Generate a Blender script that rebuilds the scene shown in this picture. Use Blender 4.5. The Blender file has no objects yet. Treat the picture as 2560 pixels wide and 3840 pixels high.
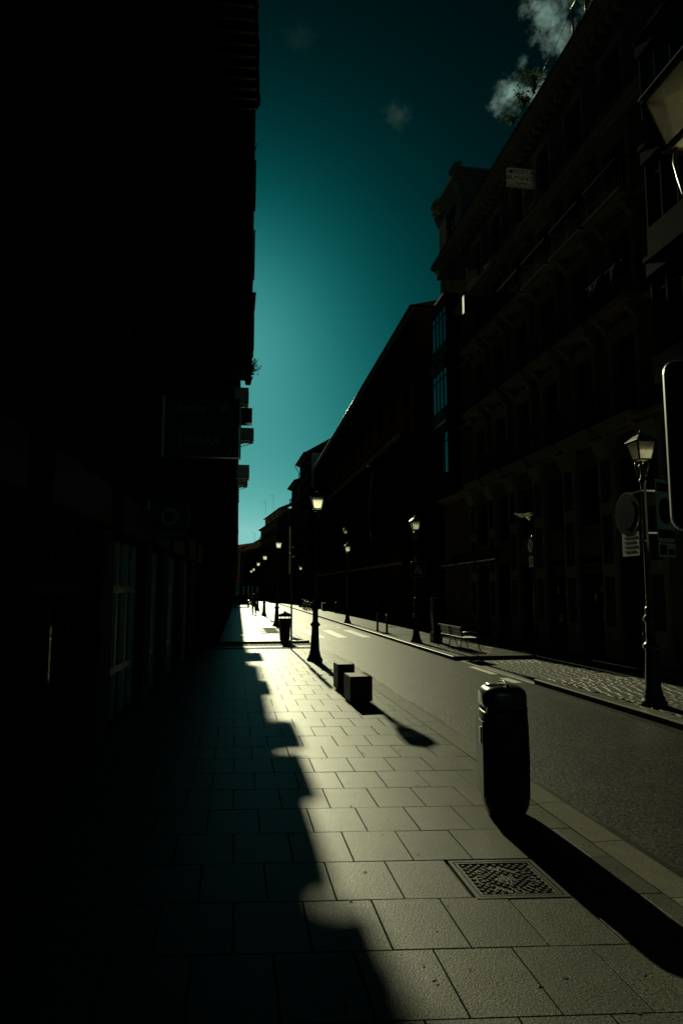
import bpy, bmesh, math, random
from mathutils import Vector, Matrix
R = math.radians
rnd = random.Random(7)
sc = bpy.context.scene
COL = sc.collection

# ------------------------------------------------------------------ camera
cam = bpy.data.cameras.new('camera')
cam_o = bpy.data.objects.new('camera', cam)
COL.objects.link(cam_o)
cam_o.location = (0, 0, 2.1)
cam_o.rotation_euler = (R(90 + 6.507), 0, R(-8.824))
cam.lens = 24; cam.sensor_width = 36; cam.sensor_fit = 'AUTO'
cam.clip_start = 0.05; cam.clip_end = 3000
sc.camera = cam_o

# ------------------------------------------------------------------ sky, sun, exposure
SUN_EL, SUN_AZ = R(24.0), R(-0.7)          # sun low over the far end of the street, a touch to the left
world = bpy.data.worlds.new('World'); sc.world = world; world.use_nodes = True
wn, wl = world.node_tree.nodes, world.node_tree.links
def WN(t, **kw):
    n = wn.new(t)
    for k, v in kw.items(): setattr(n, k, v)
    return n
def wmath(op, a, b=None, clamp=False):
    n = WN('ShaderNodeMath', operation=op); n.use_clamp = clamp
    for i, v in enumerate((a, b)):
        if v is None: continue
        if isinstance(v, (int, float)): n.inputs[i].default_value = v
        else: wl.new(v, n.inputs[i])
    return n.outputs[0]
sky = WN('ShaderNodeTexSky', sky_type='NISHITA')
sky.sun_disc = False; sky.sun_elevation = SUN_EL; sky.sun_rotation = SUN_AZ
sky.air_density = 1.0; sky.dust_density = 0.45; sky.ozone_density = 1.0
lum = WN('ShaderNodeRGBToBW'); wl.new(sky.outputs[0], lum.inputs[0])
# deep teal sky: a steep tone response on the sky's luminance, red falling off fastest
g0 = wmath('MULTIPLY', wmath('POWER', wmath('MULTIPLY', lum.outputs[0], 0.05), 2.7), 1.5)
g1 = wmath('MINIMUM', g0, 0.95)
r1 = wmath('MULTIPLY', wmath('POWER', g1, 2.2), 0.42)
b1 = wmath('MULTIPLY', wmath('POWER', g1, 0.96), 0.93)
comb = WN('ShaderNodeCombineColor')
wl.new(r1, comb.inputs[0]); wl.new(g1, comb.inputs[1]); wl.new(b1, comb.inputs[2])
# small scattered clouds, placed by direction all round the sky
tc = WN('ShaderNodeTexCoord')
noi = WN('ShaderNodeTexNoise'); noi.inputs['Scale'].default_value = 34; noi.inputs['Detail'].default_value = 8; noi.inputs['Roughness'].default_value = 0.68
noi.noise_dimensions = '3D'
wl.new(tc.outputs['Generated'], noi.inputs['Vector'])
noi2 = WN('ShaderNodeTexNoise'); noi2.inputs['Scale'].default_value = 38; noi2.inputs['Detail'].default_value = 6; noi2.inputs['Roughness'].default_value = 0.6
wl.new(tc.outputs['Generated'], noi2.inputs['Vector'])
mask = None
CLOUDS = [((0.326, 0.729, 0.602), 0.036, 1.15), ((0.342, 0.722, 0.601), 0.034, 1.1), ((0.345, 0.668, 0.660), 0.044, 0.95), ((0.362, 0.678, 0.640), 0.034, 0.85), ((0.395, 0.640, 0.658), 0.05, 0.8),
          ((0.329, 0.708, 0.625), 0.014, 0.45), ((0.196, 0.779, 0.596), 0.026, 0.08), ((0.067, 0.747, 0.661), 0.03, 0.03),
          ((0.75, 0.30, 0.59), 0.09, 0.8), ((-0.55, 0.50, 0.67), 0.09, 0.8), ((0.30, -0.60, 0.74), 0.09, 0.8), ((-0.60, -0.50, 0.62), 0.08, 0.8)]
for c, r, amp in CLOUDS:
    v = Vector(c).normalized()
    d = WN('ShaderNodeVectorMath', operation='DISTANCE'); wl.new(tc.outputs['Generated'], d.inputs[0]); d.inputs[1].default_value = v
    dd = wmath('SUBTRACT', wmath('MULTIPLY', noi.outputs[0], 1.15), wmath('MINIMUM', wmath('MULTIPLY', d.outputs['Value'], 0.5 / r), 5.0))
    m = WN('ShaderNodeMapRange', interpolation_type='SMOOTHSTEP'); wl.new(dd, m.inputs['Value'])
    m.inputs['From Min'].default_value = 0.20; m.inputs['From Max'].default_value = 0.62
    m.inputs['To Min'].default_value = 0; m.inputs['To Max'].default_value = amp
    mask = m.outputs[0] if mask is None else wmath('MAXIMUM', mask, m.outputs[0])
dens = WN('ShaderNodeMapRange'); wl.new(noi2.outputs[0], dens.inputs['Value'])
dens.inputs['From Min'].default_value = 0.3; dens.inputs['From Max'].default_value = 0.68; dens.inputs['To Min'].default_value = 0.1
mask = wmath('MULTIPLY', mask, dens.outputs[0])
mixc = WN('ShaderNodeMix', data_type='RGBA'); wl.new(mask, mixc.inputs['Factor'])
wl.new(comb.outputs[0], mixc.inputs['A']); mixc.inputs['B'].default_value = (0.33, 0.53, 0.44, 1)
tenx = WN('ShaderNodeVectorMath', operation='SCALE'); wl.new(mixc.outputs['Result'], tenx.inputs[0]); tenx.inputs['Scale'].default_value = 10.0
bg = wn['Background']; wl.new(tenx.outputs[0], bg.inputs['Color']); bg.inputs['Strength'].default_value = 0.1

sun_l = bpy.data.lights.new('sun', 'SUN'); sun_l.energy = 5.0; sun_l.angle = R(0.5); sun_l.color = (1.0, 0.985, 0.60)
sun_o = bpy.data.objects.new('sun', sun_l); COL.objects.link(sun_o)
SUNV = Vector((math.sin(SUN_AZ) * math.cos(SUN_EL), math.cos(SUN_AZ) * math.cos(SUN_EL), math.sin(SUN_EL)))
sun_o.rotation_euler = SUNV.to_track_quat('Z', 'Y').to_euler()
sun_o.location = SUNV * 60
sc.view_settings.view_transform = 'Standard'; sc.view_settings.look = 'None'
sc.view_settings.gamma = 1; sc.view_settings.use_curve_mapping = False
sc.view_settings.exposure = -0.75

# ------------------------------------------------------------------ materials
def material(name, col, rough=0.6, spec=0.5, metal=0.0, var=0.25, scale=6.0, fine=0.0, fine_scale=180, bump=0.0, bump_scale=60, objvar=0.0, coat=0.0, bump_dist=0.004, stain=0.0, rvar=0.0):
    m = bpy.data.materials.new(name); m.use_nodes = True
    n, l = m.node_tree.nodes, m.node_tree.links
    p = n['Principled BSDF']
    p.inputs['Roughness'].default_value = rough; p.inputs['Metallic'].default_value = metal
    p.inputs['Specular IOR Level'].default_value = spec; p.inputs['Coat Weight'].default_value = coat
    geo = n.new('ShaderNodeNewGeometry')
    def noise(s, det=4, ro=0.55):
        t = n.new('ShaderNodeTexNoise'); t.inputs['Scale'].default_value = s; t.inputs['Detail'].default_value = det; t.inputs['Roughness'].default_value = ro
        l.new(geo.outputs['Position'], t.inputs['Vector']); return t.outputs[0]
    def mr(v, a, b):
        t = n.new('ShaderNodeMapRange'); l.new(v, t.inputs['Value']); t.inputs['From Min'].default_value = 0.3; t.inputs['From Max'].default_value = 0.7
        t.inputs['To Min'].default_value = a; t.inputs['To Max'].default_value = b; return t.outputs[0]
    def mul(a, b):
        t = n.new('ShaderNodeMath'); t.operation = 'MULTIPLY'; l.new(a, t.inputs[0]); l.new(b, t.inputs[1]); return t.outputs[0]
    f = mr(noise(scale), 1 - var, 1 + var)
    if fine: f = mul(f, mr(noise(fine_scale, 2, 0.7), 1 - fine, 1 + fine))
    if stain: f = mul(f, mr(noise(1.3, 6, 0.65), 1 - stain, 1 + stain * 0.4))
    if objvar:
        oi = n.new('ShaderNodeObjectInfo'); t = n.new('ShaderNodeMapRange'); l.new(oi.outputs['Random'], t.inputs['Value'])
        t.inputs['To Min'].default_value = 1 - objvar; t.inputs['To Max'].default_value = 1 + objvar; f = mul(f, t.outputs[0])
    vm = n.new('ShaderNodeVectorMath'); vm.operation = 'SCALE'; vm.inputs[0].default_value = col[:3]; l.new(f, vm.inputs['Scale'])
    l.new(vm.outputs[0], p.inputs['Base Color'])
    if rvar: l.new(mr(noise(fine_scale*0.8, 2, 0.7), rough-rvar, rough+rvar), p.inputs['Roughness'])
    if bump:
        b = n.new('ShaderNodeBump'); b.inputs['Strength'].default_value = bump; b.inputs['Distance'].default_value = bump_dist
        l.new(noise(bump_scale, 5, 0.65), b.inputs['Height']); l.new(b.outputs[0], p.inputs['Normal'])
    return m
M = {}
M['granite'] = material('granite_slab', (0.062, 0.0615, 0.048), 0.42, 0.11, rvar=0.07, var=0.16, scale=4, fine=0.9, fine_scale=62, bump=0.9, bump_scale=75, objvar=0.20, stain=0.3, bump_dist=0.004)
M['kerb'] = material('granite_kerb', (0.115, 0.112, 0.088), 0.43, 0.12, var=0.12, scale=5, fine=0.6, fine_scale=70, bump=0.25, bump_scale=75, objvar=0.10)
M['kerb_side'] = material('shaded_kerb_side', (0.05, 0.049, 0.04), 0.9, 0.0, var=0.25, scale=9)  # darker copy of the kerb granite: shade painted into the upright faces
M['dark_sett'] = material('dark_basalt_sett', (0.04, 0.039, 0.031), 0.6, 0.05, var=0.25, scale=12, fine=0.4)
M['seat_stone'] = material('dark_granite_seat', (0.045, 0.044, 0.036), 0.5, 0.12, var=0.15, scale=6, fine=0.5, fine_scale=70, bump=0.2, bump_scale=80)
M['mortar'] = material('mortar_bed', (0.035, 0.034, 0.028), 0.9, 0.1, bump=0.5)
M['sett'] = material('granite_sett', (0.085, 0.083, 0.062), 0.5, 0.2, var=0.2, scale=8, fine=0.4, bump=0.1, bump_scale=40, objvar=0.14, bump_dist=0.008)
M['pale_slab'] = material('pale_granite', (0.17, 0.166, 0.135), 0.48, 0.4, var=0.12, fine=0.25, bump=0.4, objvar=0.1)
M['asphalt'] = material('asphalt', (0.019, 0.0185, 0.012), 0.48, 0.115, rvar=0.1, var=0.35, scale=1.6, fine=0.98, fine_scale=25, bump=1.0, bump_scale=27, stain=0.5, bump_dist=0.009)
M['paint'] = material('worn_road_paint', (0.8, 0.79, 0.7), 0.42, 0.6, var=0.25, scale=12, fine=0.3, fine_scale=60, bump=0.4)
M['ground'] = material('bare_ground', (0.06, 0.058, 0.05), 0.9, 0.2)
M['iron'] = material('painted_iron', (0.018, 0.022, 0.02), 0.34, 0.5, var=0.3, scale=20, bump=0.15, bump_scale=90)
M['rail'] = material('matt_black_railing', (0.015, 0.016, 0.014), 0.8, 0.12)
M['black_paint'] = material('black_coated_steel', (0.012, 0.013, 0.012), 0.38, 0.45, var=0.2, scale=12, bump=0.08, bump_scale=200)
M['black_gloss'] = material('worn_black_gloss', (0.014, 0.015, 0.014), 0.3, 0.45, var=0.2, scale=10, bump=0.05, bump_scale=200)
M['black_plastic'] = material('black_plastic', (0.010, 0.011, 0.010), 0.4, 0.10, var=0.2, scale=10, bump=0.08, bump_scale=220)
M['lantern_roof'] = material('painted_lantern_roof', (0.30, 0.31, 0.29), 0.4, 0.5, metal=0.6)
M['white_enamel'] = material('white_enamel', (0.85, 0.85, 0.80), 0.5, 0.4, var=0.03)
M['steel'] = material('galvanised_steel', (0.30, 0.31, 0.30), 0.38, 0.5, metal=0.85, var=0.2, scale=18)
M['alu'] = material('aluminium_frame', (0.62, 0.61, 0.52), 0.4, 0.5, metal=0.3, var=0.12, scale=9)
M['stone'] = material('facade_stone', (0.17, 0.145, 0.10), 0.8, 0.0, var=0.2, scale=3, bump=0.4, bump_scale=30, stain=0.3)
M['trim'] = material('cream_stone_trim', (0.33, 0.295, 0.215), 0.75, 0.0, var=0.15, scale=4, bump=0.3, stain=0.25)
M['brown'] = material('brown_render', (0.05, 0.03, 0.02), 0.85, 0.0, var=0.2, scale=3, bump=0.08, stain=0.3)
M['brick'] = material('red_brick', (0.16, 0.045, 0.03), 0.85, 0.0, var=0.25, scale=9, bump=0.5, bump_scale=20)
M['beige'] = material('beige_render', (0.60, 0.47, 0.27), 0.85, 0.0, var=0.15, scale=2, bump=0.3, stain=0.25)
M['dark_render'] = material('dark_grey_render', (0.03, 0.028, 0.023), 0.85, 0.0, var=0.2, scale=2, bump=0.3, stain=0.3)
M['white_wall'] = material('white_gable_render', (0.78, 0.79, 0.74), 0.85, 0.0, var=0.12, scale=1.5, stain=0.2)
M['roof'] = material('clay_roof_tile', (0.06, 0.035, 0.025), 0.9, 0.0, var=0.3, scale=6, bump=0.6, bump_scale=12, objvar=0.2)
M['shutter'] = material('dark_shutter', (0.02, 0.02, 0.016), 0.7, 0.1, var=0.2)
M['glass'] = material('window_glass', (0.006, 0.008, 0.009), 0.04, 0.6, var=0.05, scale=0.5)
M['sign_matt'] = material('matt_black_sign', (0.008, 0.008, 0.008), 0.9, 0.0)
M['sign_dark'] = material('dark_sign_panel', (0.02, 0.021, 0.022), 0.45, 0.4)
M['sign_blue'] = material('blue_sign_face', (0.01, 0.025, 0.05), 0.6, 0.03)
M['sign_red'] = material('red_sign_face', (0.09, 0.01, 0.01), 0.6, 0.03)
M['sign_white'] = material('white_sign_face', (0.62, 0.64, 0.58), 0.5, 0.12, var=0.08)
M['letter'] = material('pale_lettering', (0.3, 0.31, 0.3), 0.6, 0.1, var=0.05)
M['letter_dark'] = material('black_lettering', (0.015, 0.015, 0.015), 0.5, 0.3)
M['wood'] = material('dark_timber_slat', (0.04, 0.025, 0.014), 0.35, 0.5, var=0.3, scale=14)
M['cast'] = material('cast_iron_cover', (0.04, 0.039, 0.033), 0.4, 0.3, metal=0.2, var=0.25, scale=25, bump=0.4, bump_scale=120)
M['cloth_dark'] = material('dark_clothing', (0.02, 0.02, 0.022), 0.9, 0.2)
M['skin'] = material('skin', (0.35, 0.22, 0.16), 0.6, 0.35)
M['hair'] = material('dark_hair', (0.03, 0.02, 0.015), 0.45, 0.5)
M['car'] = material('dark_car_paint', (0.015, 0.017, 0.02), 0.22, 0.6, coat=0.6, var=0.05)
M['rubber'] = material('black_rubber', (0.012, 0.012, 0.012), 0.8, 0.3)
M['lens'] = material('headlight_lens', (0.55, 0.57, 0.55), 0.15, 0.6)
M['clay'] = material('clay_pot', (0.16, 0.07, 0.04), 0.8, 0.25)
M['bark'] = material('bark', (0.06, 0.045, 0.03), 0.9, 0.2, bump=0.6)
M['awning'] = material('awning_canvas', (0.10, 0.085, 0.06), 0.9, 0.15, var=0.15)

def leafy(name, col):
    m = bpy.data.materials.new(name); m.use_nodes = True
    n, l = m.node_tree.nodes, m.node_tree.links; n.clear()
    out = n.new('ShaderNodeOutputMaterial'); d = n.new('ShaderNodeBsdfDiffuse'); t = n.new('ShaderNodeBsdfTranslucent'); mx = n.new('ShaderNodeMixShader')
    geo = n.new('ShaderNodeNewGeometry'); no = n.new('ShaderNodeTexNoise'); no.inputs['Scale'].default_value = 9; l.new(geo.outputs['Position'], no.inputs['Vector'])
    vm = n.new('ShaderNodeVectorMath'); vm.operation = 'SCALE'; vm.inputs[0].default_value = col; mr = n.new('ShaderNodeMapRange'); l.new(no.outputs[0], mr.inputs['Value'])
    mr.inputs['To Min'].default_value = 0.4; mr.inputs['To Max'].default_value = 1.6; l.new(mr.outputs[0], vm.inputs['Scale'])
    l.new(vm.outputs[0], d.inputs['Color']); l.new(vm.outputs[0], t.inputs['Color'])
    mx.inputs[0].default_value = 0.4; l.new(d.outputs[0], mx.inputs[1]); l.new(t.outputs[0], mx.inputs[2]); l.new(mx.outputs[0], out.inputs['Surface'])
    return m
M['leaf'] = leafy('green_leaves', (0.05, 0.075, 0.025))
M['light_box'] = leafy('milky_sign_plastic', (0.34, 0.36, 0.32))
M['feather'] = leafy('pale_feathers', (0.72, 0.70, 0.60))
M['leaf_bright'] = leafy('bright_leaves', (0.06, 0.30, 0.05))

def lantern_glass(name, transp, forward):
    # milky ribbed lantern glazing: lets part of the light straight through and scatters the rest
    m = bpy.data.materials.new(name); m.use_nodes = True
    n, l = m.node_tree.nodes, m.node_tree.links; n.clear()
    out = n.new('ShaderNodeOutputMaterial')
    tr = n.new('ShaderNodeBsdfTranslucent'); tp = n.new('ShaderNodeBsdfTransparent'); gl = n.new('ShaderNodeBsdfGlossy'); pass
    gl.inputs['Roughness'].default_value = 0.35; gl.inputs['Color'].default_value = (0.6, 0.6, 0.55, 1)
    geo = n.new('ShaderNodeNewGeometry'); no = n.new('ShaderNodeTexNoise'); no.inputs['Scale'].default_value = 7; no.inputs['Detail'].default_value = 5; l.new(geo.outputs['Position'], no.inputs['Vector'])
    mr = n.new('ShaderNodeMapRange'); l.new(no.outputs[0], mr.inputs['Value']); mr.inputs['From Min'].default_value = 0.3; mr.inputs['From Max'].default_value = 0.7
    mr.inputs['To Min'].default_value = 0.72; mr.inputs['To Max'].default_value = 1.0
    vm = n.new('ShaderNodeVectorMath'); vm.operation = 'SCALE'; vm.inputs[0].default_value = (0.93, 0.88, 0.70); l.new(mr.outputs[0], vm.inputs['Scale']); l.new(vm.outputs[0], tr.inputs['Color'])
    wv = n.new('ShaderNodeTexWave'); wv.wave_type = 'BANDS'; wv.bands_direction = 'Z'; wv.inputs['Scale'].default_value = 26; l.new(geo.outputs['Position'], wv.inputs['Vector'])
    bp = n.new('ShaderNodeBump'); bp.inputs['Strength'].default_value = 0.5; bp.inputs['Distance'].default_value = 0.006; l.new(wv.outputs['Fac'], bp.inputs['Height'])
    for q in (tr, gl): l.new(bp.outputs[0], q.inputs['Normal'])
    dd = n.new('ShaderNodeBsdfDiffuse'); l.new(vm.outputs[0], dd.inputs['Color'])
    m1 = n.new('ShaderNodeMixShader'); m1.inputs[0].default_value = 0.28; l.new(tr.outputs[0], m1.inputs[1]); l.new(dd.outputs[0], m1.inputs[2])
    rf = n.new('ShaderNodeBsdfRefraction'); rf.inputs['Roughness'].default_value = 0.62; rf.inputs['IOR'].default_value = 1.3; rf.inputs['Color'].default_value = (1, 0.98, 0.9, 1)
    mf = n.new('ShaderNodeMixShader'); mf.inputs[0].default_value = forward; l.new(m1.outputs[0], mf.inputs[1]); l.new(rf.outputs[0], mf.inputs[2]); m1 = mf
    m2 = n.new('ShaderNodeMixShader'); m2.inputs[0].default_value = transp; l.new(m1.outputs[0], m2.inputs[1]); l.new(tp.outputs[0], m2.inputs[2])
    m3 = n.new('ShaderNodeMixShader'); m3.inputs[0].default_value = 0.06; l.new(m2.outputs[0], m3.inputs[1]); l.new(gl.outputs[0], m3.inputs[2])
    l.new(m3.outputs[0], out.inputs['Surface'])
    return m
M['lantern_glass'] = lantern_glass('milky_lantern_glass', 0.06, 0.30)
M['clear_glass'] = lantern_glass('ribbed_lantern_glass', 0.45, 0.85)

# ------------------------------------------------------------------ helpers
class MB:
    """collects simple shapes into one mesh"""
    def __init__(s): s.v = []; s.f = []; s.sm = []
    def add(s, vs, fs, smooth=False):
        b = len(s.v); s.v += [tuple(v) for v in vs]
        for f in fs: s.f.append(tuple(b + i for i in f)); s.sm.append(smooth)
        return s
    def box(s, x0, x1, y0, y1, z0, z1):
        return s.add([(x0,y0,z0),(x1,y0,z0),(x1,y1,z0),(x0,y1,z0),(x0,y0,z1),(x1,y0,z1),(x1,y1,z1),(x0,y1,z1)],
                     [(0,3,2,1),(4,5,6,7),(0,1,5,4),(1,2,6,5),(2,3,7,6),(3,0,4,7)])
    def cbox(s, x0, x1, y0, y1, z0, z1, c=0.01):
        """box with chamfered top edges and corners"""
        r0 = [(x0,y0,z0),(x1,y0,z0),(x1,y1,z0),(x0,y1,z0)]; r1 = [(x0,y0,z1-c),(x1,y0,z1-c),(x1,y1,z1-c),(x0,y1,z1-c)]
        r2 = [(x0+c,y0+c,z1),(x1-c,y0+c,z1),(x1-c,y1-c,z1),(x0+c,y1-c,z1)]
        return s.rings([r0, r1, r2])
    def rings(s, rs, cap=True, smooth=False):
        n = len(rs[0]); vs = [p for r in rs for p in r]; fs = []
        for k in range(len(rs) - 1):
            for i in range(n):
                j = (i + 1) % n; fs.append((k*n+i, k*n+j, (k+1)*n+j, (k+1)*n+i))
        b = len(s.v); s.v += [tuple(v) for v in vs]
        for f in fs: s.f.append(tuple(b + i for i in f)); s.sm.append(smooth)
        if cap:
            s.f.append(tuple(b + i for i in reversed(range(n)))); s.sm.append(False)
            s.f.append(tuple(b + (len(rs)-1)*n + i for i in range(n))); s.sm.append(False)
        return s
    def lathe(s, prof, n=16, c=(0,0,0), smooth=True):
        return s.rings([[(c[0]+r*math.cos(2*math.pi*i/n), c[1]+r*math.sin(2*math.pi*i/n), c[2]+z) for i in range(n)] for r, z in prof], smooth=smooth)
    def tube(s, pts, r, n=8, smooth=True):
        pts = [Vector(p) for p in pts]; rs = []
        rr = r if isinstance(r, (list, tuple)) else [r]*len(pts)
        up = Vector((0,0,1))
        for i, p in enumerate(pts):
            d = (pts[min(i+1,len(pts)-1)] - pts[max(i-1,0)]).normalized()
            a = d.cross(up if abs(d.z) < 0.9 else Vector((1,0,0))).normalized(); b = a.cross(d).normalized()
            rs.append([p + (a*math.cos(2*math.pi*k/n) + b*math.sin(2*math.pi*k/n))*rr[i] for k in range(n)])
        return s.rings(rs, smooth=smooth)
    def bar(s, a, b, w, h=None):
        """square bar between two points"""
        h = h or w; a = Vector(a); b = Vector(b); d = (b-a).normalized()
        u = d.cross(Vector((0,0,1)) if abs(d.z) < 0.95 else Vector((0,1,0))).normalized(); v = u.cross(d)
        return s.rings([[q+u*w/2+v*h/2, q-u*w/2+v*h/2, q-u*w/2-v*h/2, q+u*w/2-v*h/2] for q in (a, b)])
    def prism(s, poly, z0, z1):
        return s.rings([[(x,y,z0) for x,y in poly], [(x,y,z1) for x,y in poly]])
    def mesh(s, name, mat):
        me = bpy.data.meshes.new(name); me.from_pydata(s.v, [], s.f)
        me.polygons.foreach_set('use_smooth', s.sm); me.materials.append(M[mat] if isinstance(mat, str) else mat)
        bm = bmesh.new(); bm.from_mesh(me); bmesh.ops.recalc_face_normals(bm, faces=bm.faces); bm.to_mesh(me); bm.free()
        me.update(); return me
    def build(s, name, mat, parent=None, loc=None, rotz=0):
        return put(name, s.mesh(name, mat), parent, loc, rotz)
def shade_sides(me):
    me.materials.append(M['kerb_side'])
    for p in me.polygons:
        if abs(p.normal.z) < 0.25: p.material_index = 1  # upright kerb faces get the painted-shade colour
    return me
def put(name, me, parent=None, loc=None, rotz=0):
    o = bpy.data.objects.new(name, me); COL.objects.link(o); o.parent = parent
    if loc is not None: o.location = loc
    if rotz: o.rotation_euler = (0, 0, rotz)
    return o
def tag(o, label=None, cat=None, group=None, kind=None):
    if label: o['label'] = label
    if cat: o['category'] = cat
    if group: o['group'] = group
    if kind: o['kind'] = kind
    return o
def thing(name, label, cat, loc=(0,0,0), rotz=0, group=None):
    o = bpy.data.objects.new(name, None); COL.objects.link(o); o.location = loc; o.rotation_euler = (0,0,rotz); o.empty_display_size = 0.2
    return tag(o, label, cat, group)
def copy_tree(o, parent=None):
    c = o.copy(); COL.objects.link(c); c.parent = parent
    for ch in list(o.children): copy_tree(ch, c)
    return c
def text_mesh(txt, size, mat, depth=0.006, spacing=1.0):
    cu = bpy.data.curves.new('text', 'FONT'); cu.body = txt; cu.size = size; cu.extrude = depth; cu.align_x = 'CENTER'; cu.align_y = 'CENTER'; cu.space_character = spacing; cu.resolution_u = 3
    o = bpy.data.objects.new('text', cu); COL.objects.link(o)
    bpy.context.view_layer.update()
    me = bpy.data.meshes.new_from_object(o.evaluated_get(bpy.context.evaluated_depsgraph_get()))
    bpy.data.objects.remove(o); bpy.data.curves.remove(cu)
    me.name = 'lettering'; me.materials.clear(); me.materials.append(M[mat]); return me
def lettering(txt, size, mat, parent, loc, rot, name='lettering'):
    o = put(name, text_mesh(txt, size, mat), parent, loc); o.rotation_euler = rot; return o
FACE_CAM = (R(90), 0, 0)          # text that reads when looking along +Y
def wall_faces(mb, u0, u1, z0, z1, openings, y=0.0, depth=0.25):
    """wall skin in the local u/z plane at y, with recessed openings (reveals run inwards)"""
    us = sorted({u0, u1} | {round(v, 4) for o in openings for v in o[:2]}); zs = sorted({z0, z1} | {round(v, 4) for o in openings for v in o[2:4]})
    us = [u for u in us if u0 <= u <= u1]; zs = [z for z in zs if z0 <= z <= z1]
    for i in range(len(us)-1):
        for j in range(len(zs)-1):
            cu, cz = (us[i]+us[i+1])/2, (zs[j]+zs[j+1])/2
            if any(o[0] < cu < o[1] and o[2] < cz < o[3] for o in openings): continue
            mb.add([(us[i],y,zs[j]),(us[i+1],y,zs[j]),(us[i+1],y,zs[j+1]),(us[i],y,zs[j+1])], [(0,1,2,3)])
    for a, b, c, d in openings:
        q = [(a,c),(b,c),(b,d),(a,d)]
        for k in range(4):
            p0, p1 = q[k], q[(k+1)%4]
            mb.add([(p0[0],y,p0[1]),(p1[0],y,p1[1]),(p1[0],y-depth,p1[1]),(p0[0],y-depth,p0[1])], [(0,1,2,3)])
_wcache = {}
def window_part(parent, u, z, w, h, kind='casement', y=-0.2, frame='shutter'):
    """window = frame mesh, pane child; origin at the sill centre"""
    key = (round(w,3), round(h,3), kind, frame)
    if key not in _wcache:
        f = MB(); t = 0.06
        f.box(-w/2, -w/2+t, -0.03, 0.03, 0, h); f.box(w/2-t, w/2, -0.03, 0.03, 0, h)
        f.box(-w/2+t, w/2-t, -0.03, 0.03, h-t, h); f.box(-w/2+t, w/2-t, -0.03, 0.03, 0, t)
        f.box(-0.035, 0.035, -0.025, 0.035, t, h-t)
        if kind == 'casement': f.box(-w/2+t, w/2-t, -0.02, 0.025, h*0.72, h*0.72+0.05)
        g = MB().box(-w/2+0.01, w/2-0.01, -0.012, -0.004, 0.01, h-0.01)
        _wcache[key] = (f.mesh('window', frame), g.mesh('pane', 'glass'))
    fm, gm = _wcache[key]
    o = put('window', fm, parent, (u, y, z)); put('pane', gm, o); return o
_bcache = {}
def balcony_part(parent, u, z, w, d=0.7, brackets=True, mat='trim', rail_h=1.0, n_bars=None):
    key = (round(w,3), d, brackets, mat)
    if key not in _bcache:
        s = MB(); s.box(-w/2, w/2, 0.005, d, -0.10, 0); s.box(-w/2+0.04, w/2-0.04, 0.005, d-0.05, -0.18, -0.10)
        r = MB(); nb = n_bars or int(w/0.14)
        for i in range(nb+1):
            x = -w/2+0.04 + (w-0.08)*i/nb; r.box(x-0.009, x+0.009, d-0.06, d-0.042, 0, rail_h-0.05)
        for x in (-w/2+0.04, w/2-0.04):
            for k in range(1, max(2, int(d/0.14))): yy = d*k/max(2, int(d/0.14)); r.box(x-0.008, x+0.008, yy-0.008, yy+0.008, 0.0, rail_h-0.05)
            r.box(x-0.02, x+0.02, 0.01, d-0.075, rail_h-0.05, rail_h)
        r.box(-w/2+0.015, w/2-0.015, d-0.075, d-0.028, rail_h-0.05, rail_h)
        b = MB()
        prof = [(0.006,-0.20),(d*0.75,-0.20),(d*0.72,-0.30),(d*0.45,-0.40),(d*0.38,-0.52),(d*0.15,-0.62),(0.006,-0.72)]
        b.rings([[(-0.09, y, zz) for y, zz in prof], [(0.09, y, zz) for y, zz in prof]])
        _bcache[key] = (s.mesh('balcony', mat), r.mesh('railing', 'rail'), b.mesh('bracket', mat))
    sm, rm, bm_ = _bcache[key]
    o = put('balcony', sm, parent, (u, 0, z)); put('railing', rm, o)
    if brackets:
        for k in (-1, 1): put('bracket', bm_, o, (k*(w/2-0.3), 0, 0))
    return o
def building(name, label, start, end, cat='building', group=None):
    """Empty at the base of the facade; local +X runs along the facade, +Y is out towards the street"""
    a = math.atan2(end[1]-start[1], end[0]-start[0])
    o = thing(name, label, cat, (start[0], start[1], 0), a, group)
    return o, math.hypot(end[0]-start[0], end[1]-start[1])
def shell(parent, L, H, depth, openings, mat, reveal=0.25, name='wall'):
    """front skin with openings + sides, back and a dark inner lining so that nothing shows through"""
    w = MB(); wall_faces(w, 0, L, 0, H, openings, 0, reveal)
    w.add([(0,0,0),(0,-depth,0),(0,-depth,H),(0,0,H)], [(0,1,2,3)]); w.add([(L,0,0),(L,-depth,0),(L,-depth,H),(L,0,H)], [(3,2,1,0)])
    w.add([(0,-depth,0),(L,-depth,0),(L,-depth,H),(0,-depth,H)], [(0,3,2,1)]); w.add([(0,0,H),(L,0,H),(L,-depth,H),(0,-depth,H)], [(0,1,2,3)])
    w.add([(0.02,-reveal-0.3,0),(L-0.02,-reveal-0.3,0),(L-0.02,-reveal-0.3,H-0.02),(0.02,-reveal-0.3,H-0.02)], [(0,1,2,3)])
    return w.build(name, mat, parent)
def band(parent, L, z, h, d, mat='trim', name='cornice', u0=0.0, steps=2):
    b = MB()
    for k in range(steps):
        b.box(u0-0.003*k, L+0.003*k, 0.004, d*(k+1)/steps, z + h*k/steps + (0.002 if k else 0), z + h*(k+1)/steps)
    return b.build(name, mat, parent)

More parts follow.
